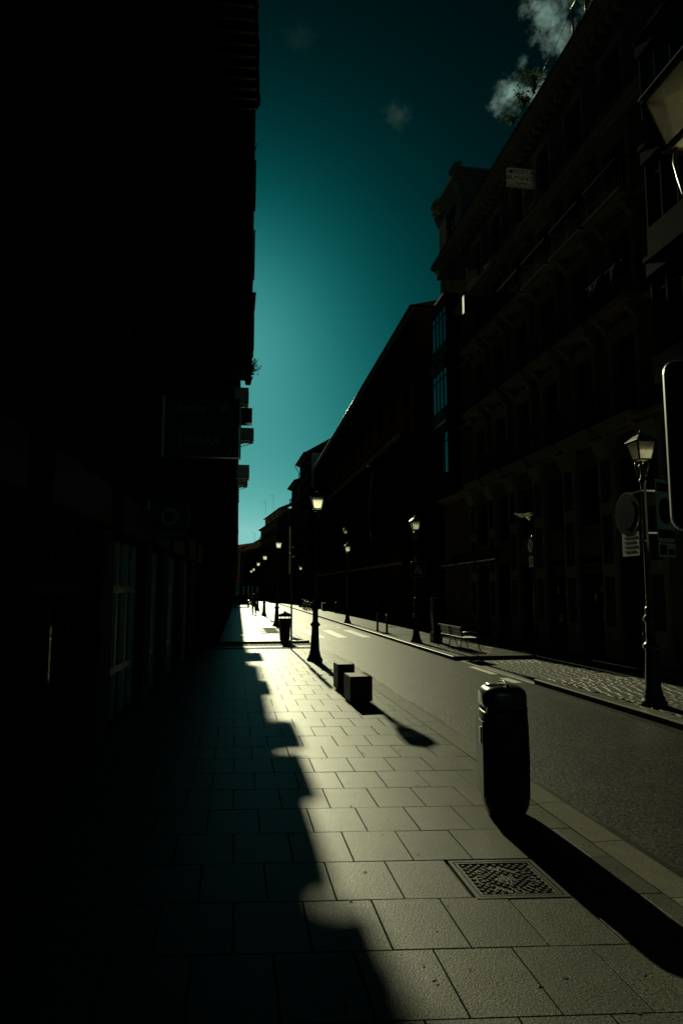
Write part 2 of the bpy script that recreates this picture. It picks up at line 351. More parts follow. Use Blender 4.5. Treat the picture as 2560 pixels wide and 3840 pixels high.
# ------------------------------------------------------------------ ground, road, pavements
g = MB().add([(-400,-60,-0.30),(400,-60,-0.30),(400,1200,-0.30),(-400,1200,-0.30)], [(0,1,2,3)])
tag(g.build('ground', 'ground'), kind='structure')
rd = MB()
NY = 90
for i in range(NY):
    y0, y1 = -8 + i*2.4, -8 + (i+1)*2.4
    rd.add([(3.20,y0,-0.12),(7.12,y0,-0.12),(7.12,y1,-0.12),(3.20,y1,-0.12)], [(0,1,2,3)])
road = tag(rd.build('road', 'asphalt'), kind='structure')
SKEW = -0.105
def sl(x, y): return (x, y + SKEW*(x-1.5))
# near left pavement: mortar bed and granite slabs laid in running bond
bed = MB(); bed.prism([(-3.2,-3),(3.0,-3),(3.0,24.35),(-3.2,24.9)], -0.29, -0.022)
pave = tag(bed.build('pavement', 'mortar'), kind='structure')
def slab_mesh(w, d, name='slab', mat='granite', j=0.004, c=0.0025, t=0.04, skew=SKEW):
    m = MB(); x0, x1, y0, y1 = j, w-j, j, d-j
    def rg(i, z): return [(x, y+skew*x, z) for x, y in ((x0+i,y0+i),(x1-i,y0+i),(x1-i,y1-i),(x0+i,y1-i))]
    m.rings([rg(0,-t), rg(0,-c), rg(c,0)]); return m.mesh(name, mat)
SW, SD, Y0, XJ = 0.465, 0.664, 3.455, 0.955
smesh = {}
def slab(parent, x0, x1, y, d=SD, name='slab', mat='granite', z=0.0, wob=0.0022, skew=SKEW, yx=None):
    k = (round(x1-x0,3), round(d,3), mat, skew)
    if k not in smesh: smesh[k] = slab_mesh(x1-x0, d, name, mat, skew=skew)
    o = put(name, smesh[k], parent, (x0, y + (SKEW*(x0-1.5) if yx is None else yx), z + rnd.uniform(-wob, wob*0.3)))
    o.rotation_euler = (rnd.uniform(-1,1)*wob*0.9, rnd.uniform(-1,1)*wob*0.9, 0); return o
rest = MB()
def rest_slab(mb, x0, x1, y0, d, z=0.0, j=0.004, c=0.0025, skew=SKEW, yx=None):
    dy = (lambda x: skew*(x-1.5)) if yx is None else (lambda x: yx)
    def rg(i, zz): return [(x, y+dy(x), zz) for x, y in ((x0+j+i,y0+j+i),(x1-j-i,y0+j+i),(x1-j-i,y0+d-j-i),(x0+j+i,y0+d-j-i))]
    mb.rings([rg(0,z-0.04), rg(0,z-c), rg(c,z)])
KIN = 2.985
for r in range(-9, 32):
    y = Y0 + r*SD
    off = XJ + (SW/2 if r % 2 == 0 else 0)
    xs = [off + k*SW for k in range(-9, 6) if -3.1 < off + k*SW < KIN - 0.12]
    xs = [-3.15] + xs + [KIN]
    for a, b in zip(xs[:-1], xs[1:]):
        if r == 2:                                   # the service cover sits in this row
            if b <= 1.69 or a >= 2.32: pass
            elif a < 1.66: b = 1.668
            elif b > 2.335: a = 2.335
            else: continue
            if b - a < 0.05: continue
        if r >= 0 and a > -0.25 and y < 23.4: slab(pave, a, b, y)
        else: rest_slab(rest, a, b, y, SD)
tag(rest.build('slab_field', 'granite', pave), kind='stuff')
# kerb stones
def kerb_mesh(L, w, h, c=0.018, name='kerb_stone', mat='kerb'):
    m = MB(); j = 0.004; a, b = j, L-j
    pr = [(0,-h),(w,-h),(w,-c),(w-c*0.35,-c*0.3),(w-c,0),(0,0)]
    m.rings([[(x,a,z) for x,z in pr], [(x,b,z) for x,z in pr]]); return shade_sides(m.mesh(name, mat))
kerb_l = tag(put('kerb', MB().box(3.0, 3.22, -3, 24.2, -0.29, -0.135).mesh('kerb', 'mortar')), kind='structure')
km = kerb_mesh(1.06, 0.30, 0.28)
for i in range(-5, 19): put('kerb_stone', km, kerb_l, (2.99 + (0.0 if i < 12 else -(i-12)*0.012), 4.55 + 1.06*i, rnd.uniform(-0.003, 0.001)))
# gum spots, butts and leaves lying on the near paving
gm = MB()
for k in range(70):
    x, y = rnd.uniform(0.5, 2.9), 3.0 + 17*rnd.random()**1.5; r_ = rnd.uniform(0.008, 0.02); ph = rnd.uniform(0, 3)
    gm.add([(x+r_*math.cos(a*1.047+ph)*rnd.uniform(.7,1.2), y+r_*math.sin(a*1.047+ph)*rnd.uniform(.7,1.2), 0.0035) for a in range(6)], [(0,1,2,3,4,5)])
tag(gm.build('gum_spots', 'rubber'), 'dark chewing gum spots on the near paving', 'gum', kind='stuff')
lt = MB()
for k in range(46):
    x, y = (rnd.uniform(0.6, 2.9), rnd.uniform(3.2, 14)) if k % 2 else (rnd.choice([rnd.uniform(6.6,7.0), rnd.uniform(3.35,3.6)]), rnd.uniform(6, 30)); z = 0.004 if k % 2 else -0.115; a = rnd.uniform(0, 3.1); L_, w_ = rnd.uniform(0.01,0.025), rnd.uniform(0.004,0.010)
    d = Vector((math.cos(a), math.sin(a), 0)); q = Vector((-d.y, d.x, 0)); c = Vector((x, y, z))
    lt.add([c-d*L_, c+q*w_+Vector((0,0,.006)), c+d*L_+Vector((0,0,.01)), c-q*w_], [(0,1,2,3)])
tag(lt.build('litter', 'awning'), 'scraps and cigarette ends scattered on the paving and gutters', 'litter', kind='stuff')
# service cover
cov = thing('service_cover', 'square cast iron service cover with raised tread set in the near pavement', 'manhole cover', (1.672, 4.735, 0))
def skr(mb_pts): return [(x, y+SKEW*x, z) for x, y, z in mb_pts]
def skbox(m, x0, x1, y0, y1, z0, z1): m.rings([skr([(x0,y0,z0),(x1,y0,z0),(x1,y1,z0),(x0,y1,z0)]), skr([(x0,y0,z1),(x1,y0,z1),(x1,y1,z1),(x0,y1,z1)])])
CW, CD = 0.655, 0.664
fr = MB()
for a in ((0,CW,0,0.03),(0,CW,CD-0.03,CD),(0,0.03,0.03,CD-0.03),(CW-0.03,CW,0.03,CD-0.03)): skbox(fr, *a, -0.05, 0.003)
fr.build('frame', 'cast', cov)
pl = MB(); skbox(pl, 0.034, CW-0.034, 0.034, CD-0.034, -0.05, -0.010); plate = pl.build('plate', 'cast', cov)
rim = MB()
for a in ((0.04,CW-0.04,0.04,0.06),(0.04,CW-0.04,CD-0.06,CD-0.04),(0.04,0.06,0.06,CD-0.06),(CW-0.06,CW-0.04,0.06,CD-0.06)): skbox(rim, *a, -0.011, 0.002)
rim.build('rim', 'cast', cov)
st = MB(); n = 17
for i in range(n):
    for j in range(n):
        if (i + j) % 2: continue
        cx, cy = 0.09 + (CW-0.18)*i/(n-1), 0.09 + (CD-0.18)*j/(n-1)
        q = math.hypot(cx-CW/2, cy-CD/2)
        if q < 0.075 or 0.155 < q < 0.215: continue
        e = 0.021
        def dm(e, z): return skr([(cx-e,cy,z),(cx,cy-e,z),(cx+e,cy,z),(cx,cy+e,z)])
        st.rings([dm(e,-0.0105), dm(e*0.75,0.0)])
tag(st.build('tread', 'cast', cov), kind='stuff')
em = MB()
for k in range(26):
    a = 2*math.pi*k/26
    if 0.9 < a < 1.3 or 4.0 < a < 4.4: continue
    c_, s_ = math.cos(a), math.sin(a); w = 0.006 + 0.006*rnd.random(); r0, r1 = 0.168, 0.205
    em.rings([skr([(CW/2+c_*rr - s_*ww, CD/2+s_*rr + c_*ww, z) for rr, ww in ((r0,-w),(r1,-w),(r1,w),(r0,w))]) for z in (-0.0105, 0.0)])
for x in (-0.05,-0.03,0.0,0.03,0.045): skbox(em, CW/2+x, CW/2+x+0.012, CD/2-0.045, CD/2+0.045, -0.0105, 0.001)
tag(em.build('emblem', 'cast', cov), kind='stuff')
# side street crossing on the left: setts with two pale slab stripes, 0.1 m lower
ss = MB(); ss.prism([(-40,24.95),(3.2,24.25),(3.25,28.7),(-40,29.2)], -0.29, -0.125)
side = tag(ss.build('side_street', 'mortar'), kind='structure')
stm = MB()
yy = 24.40
while yy < 28.5:
    stripe = 25.25 < yy < 25.75 or 26.75 < yy < 27.25
    d = 0.45 if stripe else 0.115
    w = 0.9 if stripe else 0.19
    x = -2.2 + (rnd.random()*0.1)
    while x < 3.12 - 0.06:
        x1 = min(x + w, 3.14)
        if stripe: slab(side, x, x1, yy, d, 'stripe_slab', 'pale_slab', -0.085, skew=0, yx=0)
        else: rest_slab(stm, x, x1, yy, d, -0.092 + rnd.uniform(-.004,.004), 0.007, 0.012, yx=0)
        x = x1
    yy += d
tag(stm.build('setts', 'dark_sett', side), kind='stuff')
# far left pavement with rounded kerb nose
nose = [(-3,28.75),(2.6,28.62),(2.95,28.72),(3.12,28.95),(3.18,29.4),(3.18,190),(-3,190)]
fp = MB(); fp.prism([(x*0.985 if x > 0 else x, y+0.02) for x, y in nose], -0.29, -0.024)
pave_far = tag(fp.build('pavement', 'mortar'), kind='structure')
fs = MB()
r = 0; y = 28.95
while y < 118:
    x = -1.4 + (0.3 if r % 2 else 0); d = 0.66 if y < 60 else 1.32
    while x < 2.88:
        x1 = min(x + 0.6, 2.88)
        skip = (1.5 < (x+x1)/2 < 2.45 and 33.5 < y+d/2 < 38.9)
        if not skip:
            if y < 46 and x > -0.4: slab(pave_far, x, x1, y, d, skew=0, yx=0)
            else: rest_slab(fs, x, x1, y, d, skew=0, yx=0)
        x = x1
    y += d; r += 1
tag(fs.build('slab_field', 'granite', pave_far), kind='stuff')
kerb_f = tag(put('kerb', MB().box(2.93, 3.12, 29.6, 190, -0.29, -0.14).mesh('kerb', 'mortar')), kind='structure')
km2 = kerb_mesh(2.0, 0.28, 0.28)
for i in range(40): put('kerb_stone', km2, kerb_f, (2.90, 29.6 + 2.0*i, 0))
kn = MB(); inner = [(2.60,28.92),(2.80,28.97),(2.89,29.10),(2.90,29.6)]; outer = [(2.62,28.60),(2.97,28.70),(3.13,28.92),(3.18,29.6)]
for i in range(3):
    q = [inner[i], outer[i], outer[i+1], inner[i+1]]; cx = sum(p[0] for p in q)/4; cy = sum(p[1] for p in q)/4
    sh = lambda k, z: [(cx+(x-cx)*k, cy+(y-cy)*k, z) for x, y in q]
    kk = MB(); kk.rings([sh(0.99,-0.28), sh(0.99,-0.02), sh(0.94,0.002)]); kk.build('kerb_stone', 'kerb', kerb_f)
for i in range(6):
    MB().rings([[(x,y,z) for x,y in ((-3+0.935*i,28.72-0.02*i),(-3+0.93*(i+1),28.70-0.02*i),(-3+0.93*(i+1),28.95),(-3+0.935*i,28.95))] for z in (-0.28,0.0)]).build('kerb_stone', 'kerb', kerb_f)
# cast grating in the far left pavement
gt = thing('pavement_grating', 'dark steel ventilation grating let into the left pavement past the side street', 'grating', (1.55, 33.6, 0))
fb = MB(); fb.box(0,0.85,0,0.05,-0.04,0.004); fb.box(0,0.85,5.15,5.2,-0.04,0.004); fb.box(0,0.05,0.05,5.15,-0.04,0.004); fb.box(0.8,0.85,0.05,5.15,-0.04,0.004); fb.build('frame', 'dark_sett', gt)
MB().box(0.05,0.8,0.05,5.15,-0.023,-0.020).build('pit', 'sign_matt', gt)
bars = MB()
for i in range(34): bars.box(0.05,0.8,0.12+0.15*i,0.155+0.15*i,-0.03,0.0)
for i in range(6): bars.box(0.15+0.11*i,0.165+0.11*i,0.05,5.15,-0.03,-0.003)
tag(bars.build('grid', 'dark_sett', gt), kind='stuff')

# right side: platform of setts, lowered parking bay, slabbed pavement
rp = MB(); rp.prism([(7.1,-3),(11.6,-3),(11.6,15.65),(7.1,15.65)], -0.29, -0.024); rp.prism([(9.72,15.65),(11.6,15.65),(11.6,21.25),(9.72,21.25)], -0.29, -0.025); rp.prism([(6.95,21.25),(12.6,21.25),(12.6,190),(6.95,190)], -0.29, -0.024)
pave_r = tag(rp.build('pavement', 'mortar'), kind='structure')
bb = MB(); bb.add([(7.1,15.65,-0.15),(9.75,15.65,-0.045),(9.75,21.3,-0.15),(7.1,21.3,-0.15)], [(0,1,2,3)])
bay = tag(bb.build('parking_bay', 'mortar'), kind='structure')
def sett_mesh(w, d):
    m = MB(); j = 0.005; c = 0.004
    def rg(i, z): return [(j+i,j+i,z),(w-j-i,j+i,z),(w-j-i,d-j-i,z),(j+i,d-j-i,z)]
    m.rings([rg(0,-0.05), rg(0,-0.005), rg(c,0)]); return m.mesh('sett', 'sett')
SX, SY = 0.225, 0.135
sm_ = sett_mesh(SX, SY)
def bay_z(x, y):
    t = (x-7.1)/2.65; k = (21.3-y)/5.65
    return -0.12 + 0.105*max(0,min(1,t))*max(0,min(1,k))
plat = []
for iy in range(56):
    yy = 15.42 - (iy+1)*SY; jit = rnd.uniform(0, SX)
    for ix in range(14):
        xx = 7.36 + ix*SX + jit - SX*0.4
        if 7.3 < xx < 10.0: plat.append((xx, yy, 0.0))
vis = sorted([p for p in plat if p[1] > 9.6], key=lambda p: p[1])
near = vis[:300]; nset = set(near)
for p in near: o = put('sett', sm_, pave_r, (p[0], p[1], rnd.uniform(-.003,.001))); o.rotation_euler = (rnd.uniform(-.003,.003), rnd.uniform(-.003,.003), 0)
rs = MB()
for p in plat:
    if p not in nset: rest_slab(rs, p[0], p[0]+SX, p[1], SY, p[2]+rnd.uniform(-.003,.001), 0.005, 0.004, yx=0)
tag(rs.build('sett_field', 'sett', pave_r), kind='stuff')
bs = MB(); cnt = 0
for iy in range(41):
    yy = 15.72 + iy*SY; jit = rnd.uniform(0, SX)
    for ix in range(12):
        xx = 7.34 + ix*SX + jit - SX*0.4
        if xx > 9.42 or xx < 7.33: continue
        z = bay_z(xx, yy) + rnd.uniform(-.003,.001)
        if cnt < 300: put('sett', sm_, bay, (xx, yy, z)).rotation_euler = (rnd.uniform(-.003,.003), -0.03*(21.3-yy)/5.65, 0); cnt += 1
        else: rest_slab(bs, xx, xx+SX, yy, SY, z, 0.005, 0.004, yx=0)
tag(bs.build('sett_field', 'sett', bay), kind='stuff')
for i in range(5): slab(bay, 7.05, 7.33, 15.66+1.12*i, 1.12, 'edge_slab', 'pale_slab', -0.112, skew=0, yx=0)
for i in range(3): slab(pave_r, 7.36+0.9*i, 7.36+0.9*(i+1), 15.42, 0.24, 'edge_slab', 'pale_slab', 0.0, skew=0, yx=0)
def rkerb(L, w=0.30): # face towards -X
    m = MB(); j = 0.004; c = 0.02
    pr = [(0,-c),(c*0.35,-c*0.3),(c,0),(w-0.004,0),(w,-0.004),(w,-0.28),(0,-0.28)]
    m.rings([[(x,j,z) for x,z in pr], [(x,L-j,z) for x,z in pr]]); return shade_sides(m.mesh('kerb_stone', 'kerb'))
kerb_r = tag(put('kerb', MB().box(7.08, 7.3, -3, 15.6, -0.29, -0.14).mesh('kerb', 'mortar')), kind='structure')
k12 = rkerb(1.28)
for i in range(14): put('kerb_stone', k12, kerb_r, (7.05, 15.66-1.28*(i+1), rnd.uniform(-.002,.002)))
kerb_r2 = tag(put('kerb', MB().box(6.9, 7.1, 21.4, 190, -0.29, -0.14).mesh('kerb', 'mortar')), kind='structure')
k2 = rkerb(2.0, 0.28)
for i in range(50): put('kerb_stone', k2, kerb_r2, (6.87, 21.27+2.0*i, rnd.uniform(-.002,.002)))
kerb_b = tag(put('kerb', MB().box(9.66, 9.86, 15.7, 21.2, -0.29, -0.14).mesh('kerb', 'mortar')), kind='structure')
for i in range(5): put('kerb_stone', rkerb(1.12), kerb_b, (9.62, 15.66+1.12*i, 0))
for i in range(3):   # return at the far end of the bay, facing the camera
    mm = rkerb(0.915); o = put('kerb_stone', mm, kerb_b, (7.15+0.915*(i+1), 21.27, 0)); o.rotation_euler = (0,0,R(90))
rsl = MB(); r = 0; y = 21.6
while y < 110:
    d = 0.8; x = 7.16 + (0.35 if r % 2 else 0) - 0.35
    while x < 11.4:
        x0 = max(x, 7.16); x1 = min(x+0.7, 11.4)
        if x1 - x0 > 0.08:
            if y < 40: slab(pave_r, x0, x1, y, d, skew=0, yx=0)
            else: rest_slab(rsl, x0, x1, y, d, skew=0, yx=0)
        x += 0.7
    y += d; r += 1
for i in range(7):
    for k in range(2): slab(pave_r, 9.93+0.735*k, 9.93+0.735*(k+1), 15.66+0.8*i, 0.8, skew=0, yx=0)
for i in range(16):
    for k in range(2): rest_slab(rsl, 10.2+0.6*k, 10.2+0.6*(k+1), 15.66-0.8*(i+1), 0.8, yx=0)
tag(rsl.build('slab_field', 'granite', pave_r), kind='stuff')
tact = MB(); tact.box(7.2, 9.2, 31.6, 34.6, 0.004, 0.008)
tag(tact.build('tactile_paving', 'dark_sett'), kind='structure')
# zebra stripes and worn lines on the road
for i, (a, b) in enumerate(((3.74,4.20),(4.80,5.26),(5.95,6.38))):
    m = MB(); nseg = 10
    for k in range(nseg):
        y0, y1 = 31.9 + 0.6*k, 31.9 + 0.6*(k+1); m.add([(a,y0,-0.116),(b,y0,-0.116),(b,y1,-0.116),(a,y1,-0.116)], [(0,1,2,3)])
    tag(m.build('zebra_stripe', 'paint'), kind='structure')
tag(MB().add([(3.5,43.0,-0.116),(6.7,43.0,-0.116),(6.7,43.45,-0.116),(3.5,43.45,-0.116)], [(0,1,2,3)]).build('stop_line', 'paint'), kind='structure')
ov = MB(); ro = [(5.5+0.75*math.cos(a*R(15)), 40.6+0.9*math.sin(a*R(15)), -0.116) for a in range(24)]; ri = [(5.5+0.6*math.cos(a*R(15)), 40.6+0.7*math.sin(a*R(15)), -0.116) for a in range(24)]
ov.add(ro+ri, [(i,(i+1)%24,24+(i+1)%24,24+i) for i in range(24)]); tag(ov.build('road_marking', 'paint'), kind='structure')
for (a, b, c, d) in ((6.72,6.92,17.6,19.4),(6.62,6.86,15.9,16.8)):
    tag(MB().add([(a,c,-0.116),(b,c,-0.116),(b,d,-0.116),(a,d,-0.116)], [(0,1,2,3)]).build('road_marking', 'paint'), kind='structure')
# dirt washed into the gutters
gd = material('gutter_dirt', (0.011, 0.0108, 0.007), 0.55, 0.08, var=0.4, scale=10, fine=0.6, fine_scale=30)
for x0, side_, ya, yb in ((3.285,1,2.0,24.0),(7.045,-1,-2.0,15.6),(6.865,-1,21.3,60.0)):
    m = MB(); y = ya; w = 0.2
    while y < yb:
        y2 = min(y+0.3, yb); w2 = max(0.05, min(0.26, w+rnd.uniform(-0.06,0.06)))
        m.add([(x0,y,-0.117),(x0+side_*w,y,-0.117),(x0+side_*w2,y2,-0.117),(x0,y2,-0.117)], [(0,1,2,3)]); y = y2; w = w2
    tag(m.build('gutter_dirt', gd), kind='structure')
# a crack across the asphalt
cr = MB(); px, py = 5.05, 8.55; pts = []
while px < 6.75:
    pts.append((px, py, rnd.uniform(0.006, 0.016))); px += rnd.uniform(0.05, 0.13); py += rnd.uniform(-0.03, 0.05)
for p, q in zip(pts[:-1], pts[1:]): cr.add([(p[0],p[1]-p[2],-0.1165),(q[0],q[1]-q[2],-0.1165),(q[0],q[1]+q[2],-0.1165),(p[0],p[1]+p[2],-0.1165)], [(0,1,2,3)])
tag(cr.build('road_crack', 'rubber'), kind='structure')

# ------------------------------------------------------------------ right-hand buildings
R1X = 11.4
b1, L1 = building('apartment_building', 'ornate six-storey stone apartment building with rows of bracketed balconies and glazed bays', (R1X,9.0), (R1X,36.3))
U = lambda Y: Y - 9.0
BC = [18.24 + 2.41*k for k in range(7)]            # bay centres (Y)
floors = [(7.12, 2.55), (10.57, 2.35), (13.76, 2.1)]
ops = []
for Y in BC[:6]:
    for z, h in floors: ops.append((U(Y)-0.6, U(Y)+0.6, z+0.02, z+h))
    ops.append((U(Y)-0.55, U(Y)+0.55, 17.0, 18.9))
    ops.append((U(Y)-0.75, U(Y)+0.75, 4.2, 6.1))
    ops.append((U(Y)-0.95, U(Y)+0.95, 0.05, 3.2))
for Y in (11.0, 13.4): ops.append((U(Y)-0.8, U(Y)+0.8, 0.05, 3.2))
shell(b1, L1, 20.5, 12, [tuple(round(v,3) for v in o) for o in ops], 'stone', 0.3)
for Y in BC[:6]:
    for k, (z, h) in enumerate(floors):
        window_part(b1, U(Y), z+0.02, 1.2, round(h-0.02,3), y=-0.2)
        balcony_part(b1, U(Y), z, 2.12, 0.62)
        j = MB()      # stone jambs and lintel round the opening
        j.box(U(Y)-0.80, U(Y)-0.605, 0.004, 0.07, z+0.01, z+h+0.02); j.box(U(Y)+0.605, U(Y)+0.80, 0.004, 0.07, z+0.01, z+h+0.02)
        j.box(U(Y)-0.9, U(Y)+0.9, 0.004, 0.10, z+h+0.022, z+h+0.25)
        j.build('window_surround', 'trim', b1)
        hd = MB(); hd.rings([[(x,y,zz) for x,zz in ((U(Y)-0.9,z+h+0.252),(U(Y)+0.9,z+h+0.252),(U(Y)+0.35,z+h+0.42),(U(Y),z+h+0.5),(U(Y)-0.35,z+h+0.42))] for y in (0.004,0.13)]); hd.build('pediment', 'trim', b1)
    window_part(b1, U(Y), 17.0, 1.1, 1.9, y=-0.2); window_part(b1, U(Y), 4.2, 1.5, 1.9, y=-0.2)
    j = MB(); j.box(U(Y)-0.72, U(Y)-0.555, 0.004, 0.06, 16.95, 18.95); j.box(U(Y)+0.555, U(Y)+0.72, 0.004, 0.06, 16.95, 18.95); j.box(U(Y)-0.8, U(Y)+0.8, 0.004, 0.09, 18.955, 19.12); j.build('window_surround', 'trim', b1)
    bl = balcony_part(b1, U(Y), 16.92, 1.5, 0.35, brackets=False)
for k in range(7):   # panelled pilasters between the shops
    u = U(BC[0]) - 1.205 + 2.41*k
    p = MB(); p.box(u-0.42, u+0.42, 0.004, 0.10, 0.0, 6.75); p.build('pilaster', 'trim', b1)
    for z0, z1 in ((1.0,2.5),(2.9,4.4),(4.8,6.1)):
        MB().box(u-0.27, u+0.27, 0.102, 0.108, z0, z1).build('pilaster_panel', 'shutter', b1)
    MB().rings([[(u-0.36,0.104,6.2),(u+0.36,0.104,6.2),(u+0.36,0.16,6.2),(u-0.36,0.16,6.2)],[(u-0.44,0.104,6.75),(u+0.44,0.104,6.75),(u+0.44,0.34,6.75),(u-0.44,0.34,6.75)]]).build('capital', 'trim', b1)
band(b1, L1, 6.76, 0.24, 0.42); band(b1, L1, 16.3, 0.32, 0.42, steps=3); band(b1, L1, 20.0, 0.5, 0.55, steps=3)
band(b1, L1, 10.30, 0.12, 0.16, name='string_course'); band(b1, L1, 13.48, 0.12, 0.16, name='string_course')
for k in range(44):  # dentils under the main cornice
    u = U(17.0) + 0.44*k
    MB().box(u-0.09, u+0.09, 0.004, 0.30, 19.68, 19.99).build('dentil', 'trim', b1)
rf = MB(); rf.add([(-0.2,0.6,20.52),(L1+0.1,0.6,20.52),(L1+0.1,-4,24.5),(-0.2,-4,24.5)], [(0,1,2,3)]); rf.add([(-0.2,0.6,20.50),(L1+0.1,0.6,20.50),(L1+0.1,-0.1,20.503),(-0.2,-0.1,20.503)], [(3,2,1,0)])
rf.build('roof', 'roof', b1)
# corner pavilion above the eaves at the far end
pa = MB(); po = [(U(33.3), U(35.0), 21.3, 23.0)]
wall_faces(pa, U(32.2), L1, 20.5, 23.5, po, 0.03, 0.3)
pa.add([(U(32.2),0.03,20.5),(U(32.2),-5,20.5),(U(32.2),-5,23.5),(U(32.2),0.03,23.5)], [(0,1,2,3)]); pa.add([(L1,0.03,20.5),(L1,-5,20.5),(L1,-5,23.5),(L1,0.03,23.5)], [(3,2,1,0)]); pa.add([(U(32.2),0.03,23.5),(L1,0.03,23.5),(L1,-5,23.5),(U(32.2),-5,23.5)], [(0,1,2,3)])
pa.add([(U(32.25),-0.6,20.5),(L1-.05,-0.6,20.5),(L1-.05,-0.6,23.45),(U(32.25),-0.6,23.45)], [(0,1,2,3)])
pav = pa.build('corner_pavilion', 'trim', b1)
window_part(pav, U(34.15), 21.3, 1.7, 1.7, y=-0.15)
cc = MB()
for k in range(3): cc.box(U(32.2)-0.1*k-0.05, L1+0.1*k+0.05, -5.0-0.05*k, 0.12+0.13*k, 23.502+0.18*k, 23.68+0.18*k)
cc.build('pavilion_cornice', 'trim', pav)
for uu in (U(32.55), L1-0.35):
    m = MB(); pr = [(-0.02,24.045),(0.50,24.045),(0.52,24.25),(0.40,24.42),(0.15,24.50),(-0.02,24.50)]
    m.rings([[(uu-0.35,y,z) for y,z in pr],[(uu+0.35,y,z) for y,z in pr]]); m.build('cap_stone', 'trim', pav)
    MB().rings([[(uu-0.22,0.06,22.9),(uu+0.22,0.06,22.9),(uu+0.22,0.12,22.9),(uu-0.22,0.12,22.9)],[(uu-0.25,0.06,23.49),(uu+0.25,0.06,23.49),(uu+0.25,0.38,23.49),(uu-0.25,0.38,23.49)]]).build('bracket', 'trim', pav)
band(b1, L1, 20.53, 0.22, 0.25, u0=U(32.2), name='string_course')
for k in range(14):   # quoins at the far corner
    w = 0.55 if k % 2 else 0.38
    MB().cbox(L1-w, L1+0.012, 0.004, 0.06, 7.2+0.66*k, 7.2+0.66*k+0.62, 0.012).build('quoin', 'trim', b1)
# glazed bays (miradors)
def mirador(u0, u1, zs, d=0.72):
    for z0, z1 in zs:
        base = MB().box(u0, u1, 0.006, d, z0, z0+0.75).build('glazed_bay', 'shutter', b1)
        m = MB(); m.box(u0-0.03, u1+0.03, 0.006, d+0.06, z1-0.42, z1-0.02); m.box(u0-0.06, u1+0.06, 0.006, d+0.12, z1-0.03, z1+0.1); m.build('bay_head', 'shutter', base)
        f = MB(); n = 4
        for i in range(n+1):
            u = u0+0.03+(u1-u0-0.06)*i/n; f.box(u-0.03, u+0.03, d-0.08, d-0.02, z0+0.752, z1-0.422)
        for y in (0.04, d*0.5):
            for u in (u0+0.03, u1-0.03): f.box(u-0.03, u+0.03, y-0.03, y+0.03, z0+0.752, z1-0.422)
        f.box(u0+0.06, u1-0.06, d-0.075, d-0.025, z1-0.95, z1-0.90)
        f.build('mullions', 'shutter', base)
        w = (u1-u0-0.06)/n
        for i in range(n): MB().box(u0+0.06+w*i+0.0, u0+w*(i+1)+0.0, d-0.056, d-0.048, z0+0.753, z1-0.423).build('pane', 'glass', base)
        for u in (u0+0.03, u1-0.03):
            for y0, y1 in ((0.08, d*0.5-0.03),(d*0.5+0.03, d-0.08)): MB().box(u-0.004, u+0.004, y0, y1, z0+0.753, z1-0.423).build('pane', 'glass', base)
mirador(U(33.25), U(35.85), ((7.4,10.75),(10.9,14.25),(14.4,17.6)))
mirador(U(13.2), U(15.8), ((7.4,10.75),(10.9,13.9),(14.0,17.0)))
# shopfronts on the ground floor
for Y in BC[:6] + [11.0, 13.4]:
    w = 1.9 if Y > 15 else 1.6
    sf = MB()
    for x in (-w/2, -0.03, w/2-0.06): sf.box(U(Y)+x, U(Y)+x+0.06, -0.25, -0.19, 0.052, 3.19)
    sf.box(U(Y)-w/2+0.06, U(Y)+w/2-0.06, -0.25, -0.20, 2.5, 2.58)
    s_ = sf.build('shopfront', 'shutter', b1); MB().box(U(Y)-w/2+.01, U(Y)+w/2-.01, -0.262, -0.254, 0.055, 3.18).build('pane', 'glass', s_)
def board(parent, u0, u1, z0, z1, txt, size, mat='sign_dark', lm='letter', y0=0.10, y1=0.17, name='fascia_sign'):
    o = MB().box(u0, u1, y0, y1, z0, z1).build(name, mat, parent)
    if txt:
        # facade text faces +Y local: reading direction runs along -u seen from the street
        lettering(txt, size, lm, o, ((u0+u1)/2, y1+0.004, (z0+z1)/2), (R(90), 0, R(180)))
    return o
board(b1, U(14.2), U(16.7), 3.3, 4.1, 'Pulso', 0.55, y0=0.11)
board(b1, U(20.1), U(22.1), 2.62, 2.98, 'TAPEARIES\nMASSAPATE', 0.19, y0=-0.18, y1=-0.12)
board(b1, U(22.5), U(24.4), 2.62, 2.98, 'ARTE\nCAFES', 0.19, y0=-0.18, y1=-0.12)
# posters and goods in the shop windows
for k in range(22):
    Yp = rnd.uniform(19.8, 25.8); z = rnd.uniform(0.6, 2.2); w, h = rnd.uniform(0.12, 0.3), rnd.uniform(0.15, 0.45)
    bc = min(BC, key=lambda q: abs(q-Yp))
    if abs(bc-Yp) > 0.72: continue
    MB().box(U(Yp)-w/2, U(Yp)+w/2, -0.245, -0.235-0.001*k/22, z, z+h).build('window_poster', rnd.choice(['sign_white','sign_blue','letter']), b1)
aw = MB()
for k in range(3):
    u0 = U(27.0)+2.5*k; aw.rings([[(u0,0.12,3.9),(u0,0.16,3.9),(u0,1.0,3.2),(u0,0.97,3.16)],[(u0+2.2,0.12,3.9),(u0+2.2,0.16,3.9),(u0+2.2,1.0,3.2),(u0+2.2,0.97,3.16)]])
aw.build('awning', 'awning', b1)

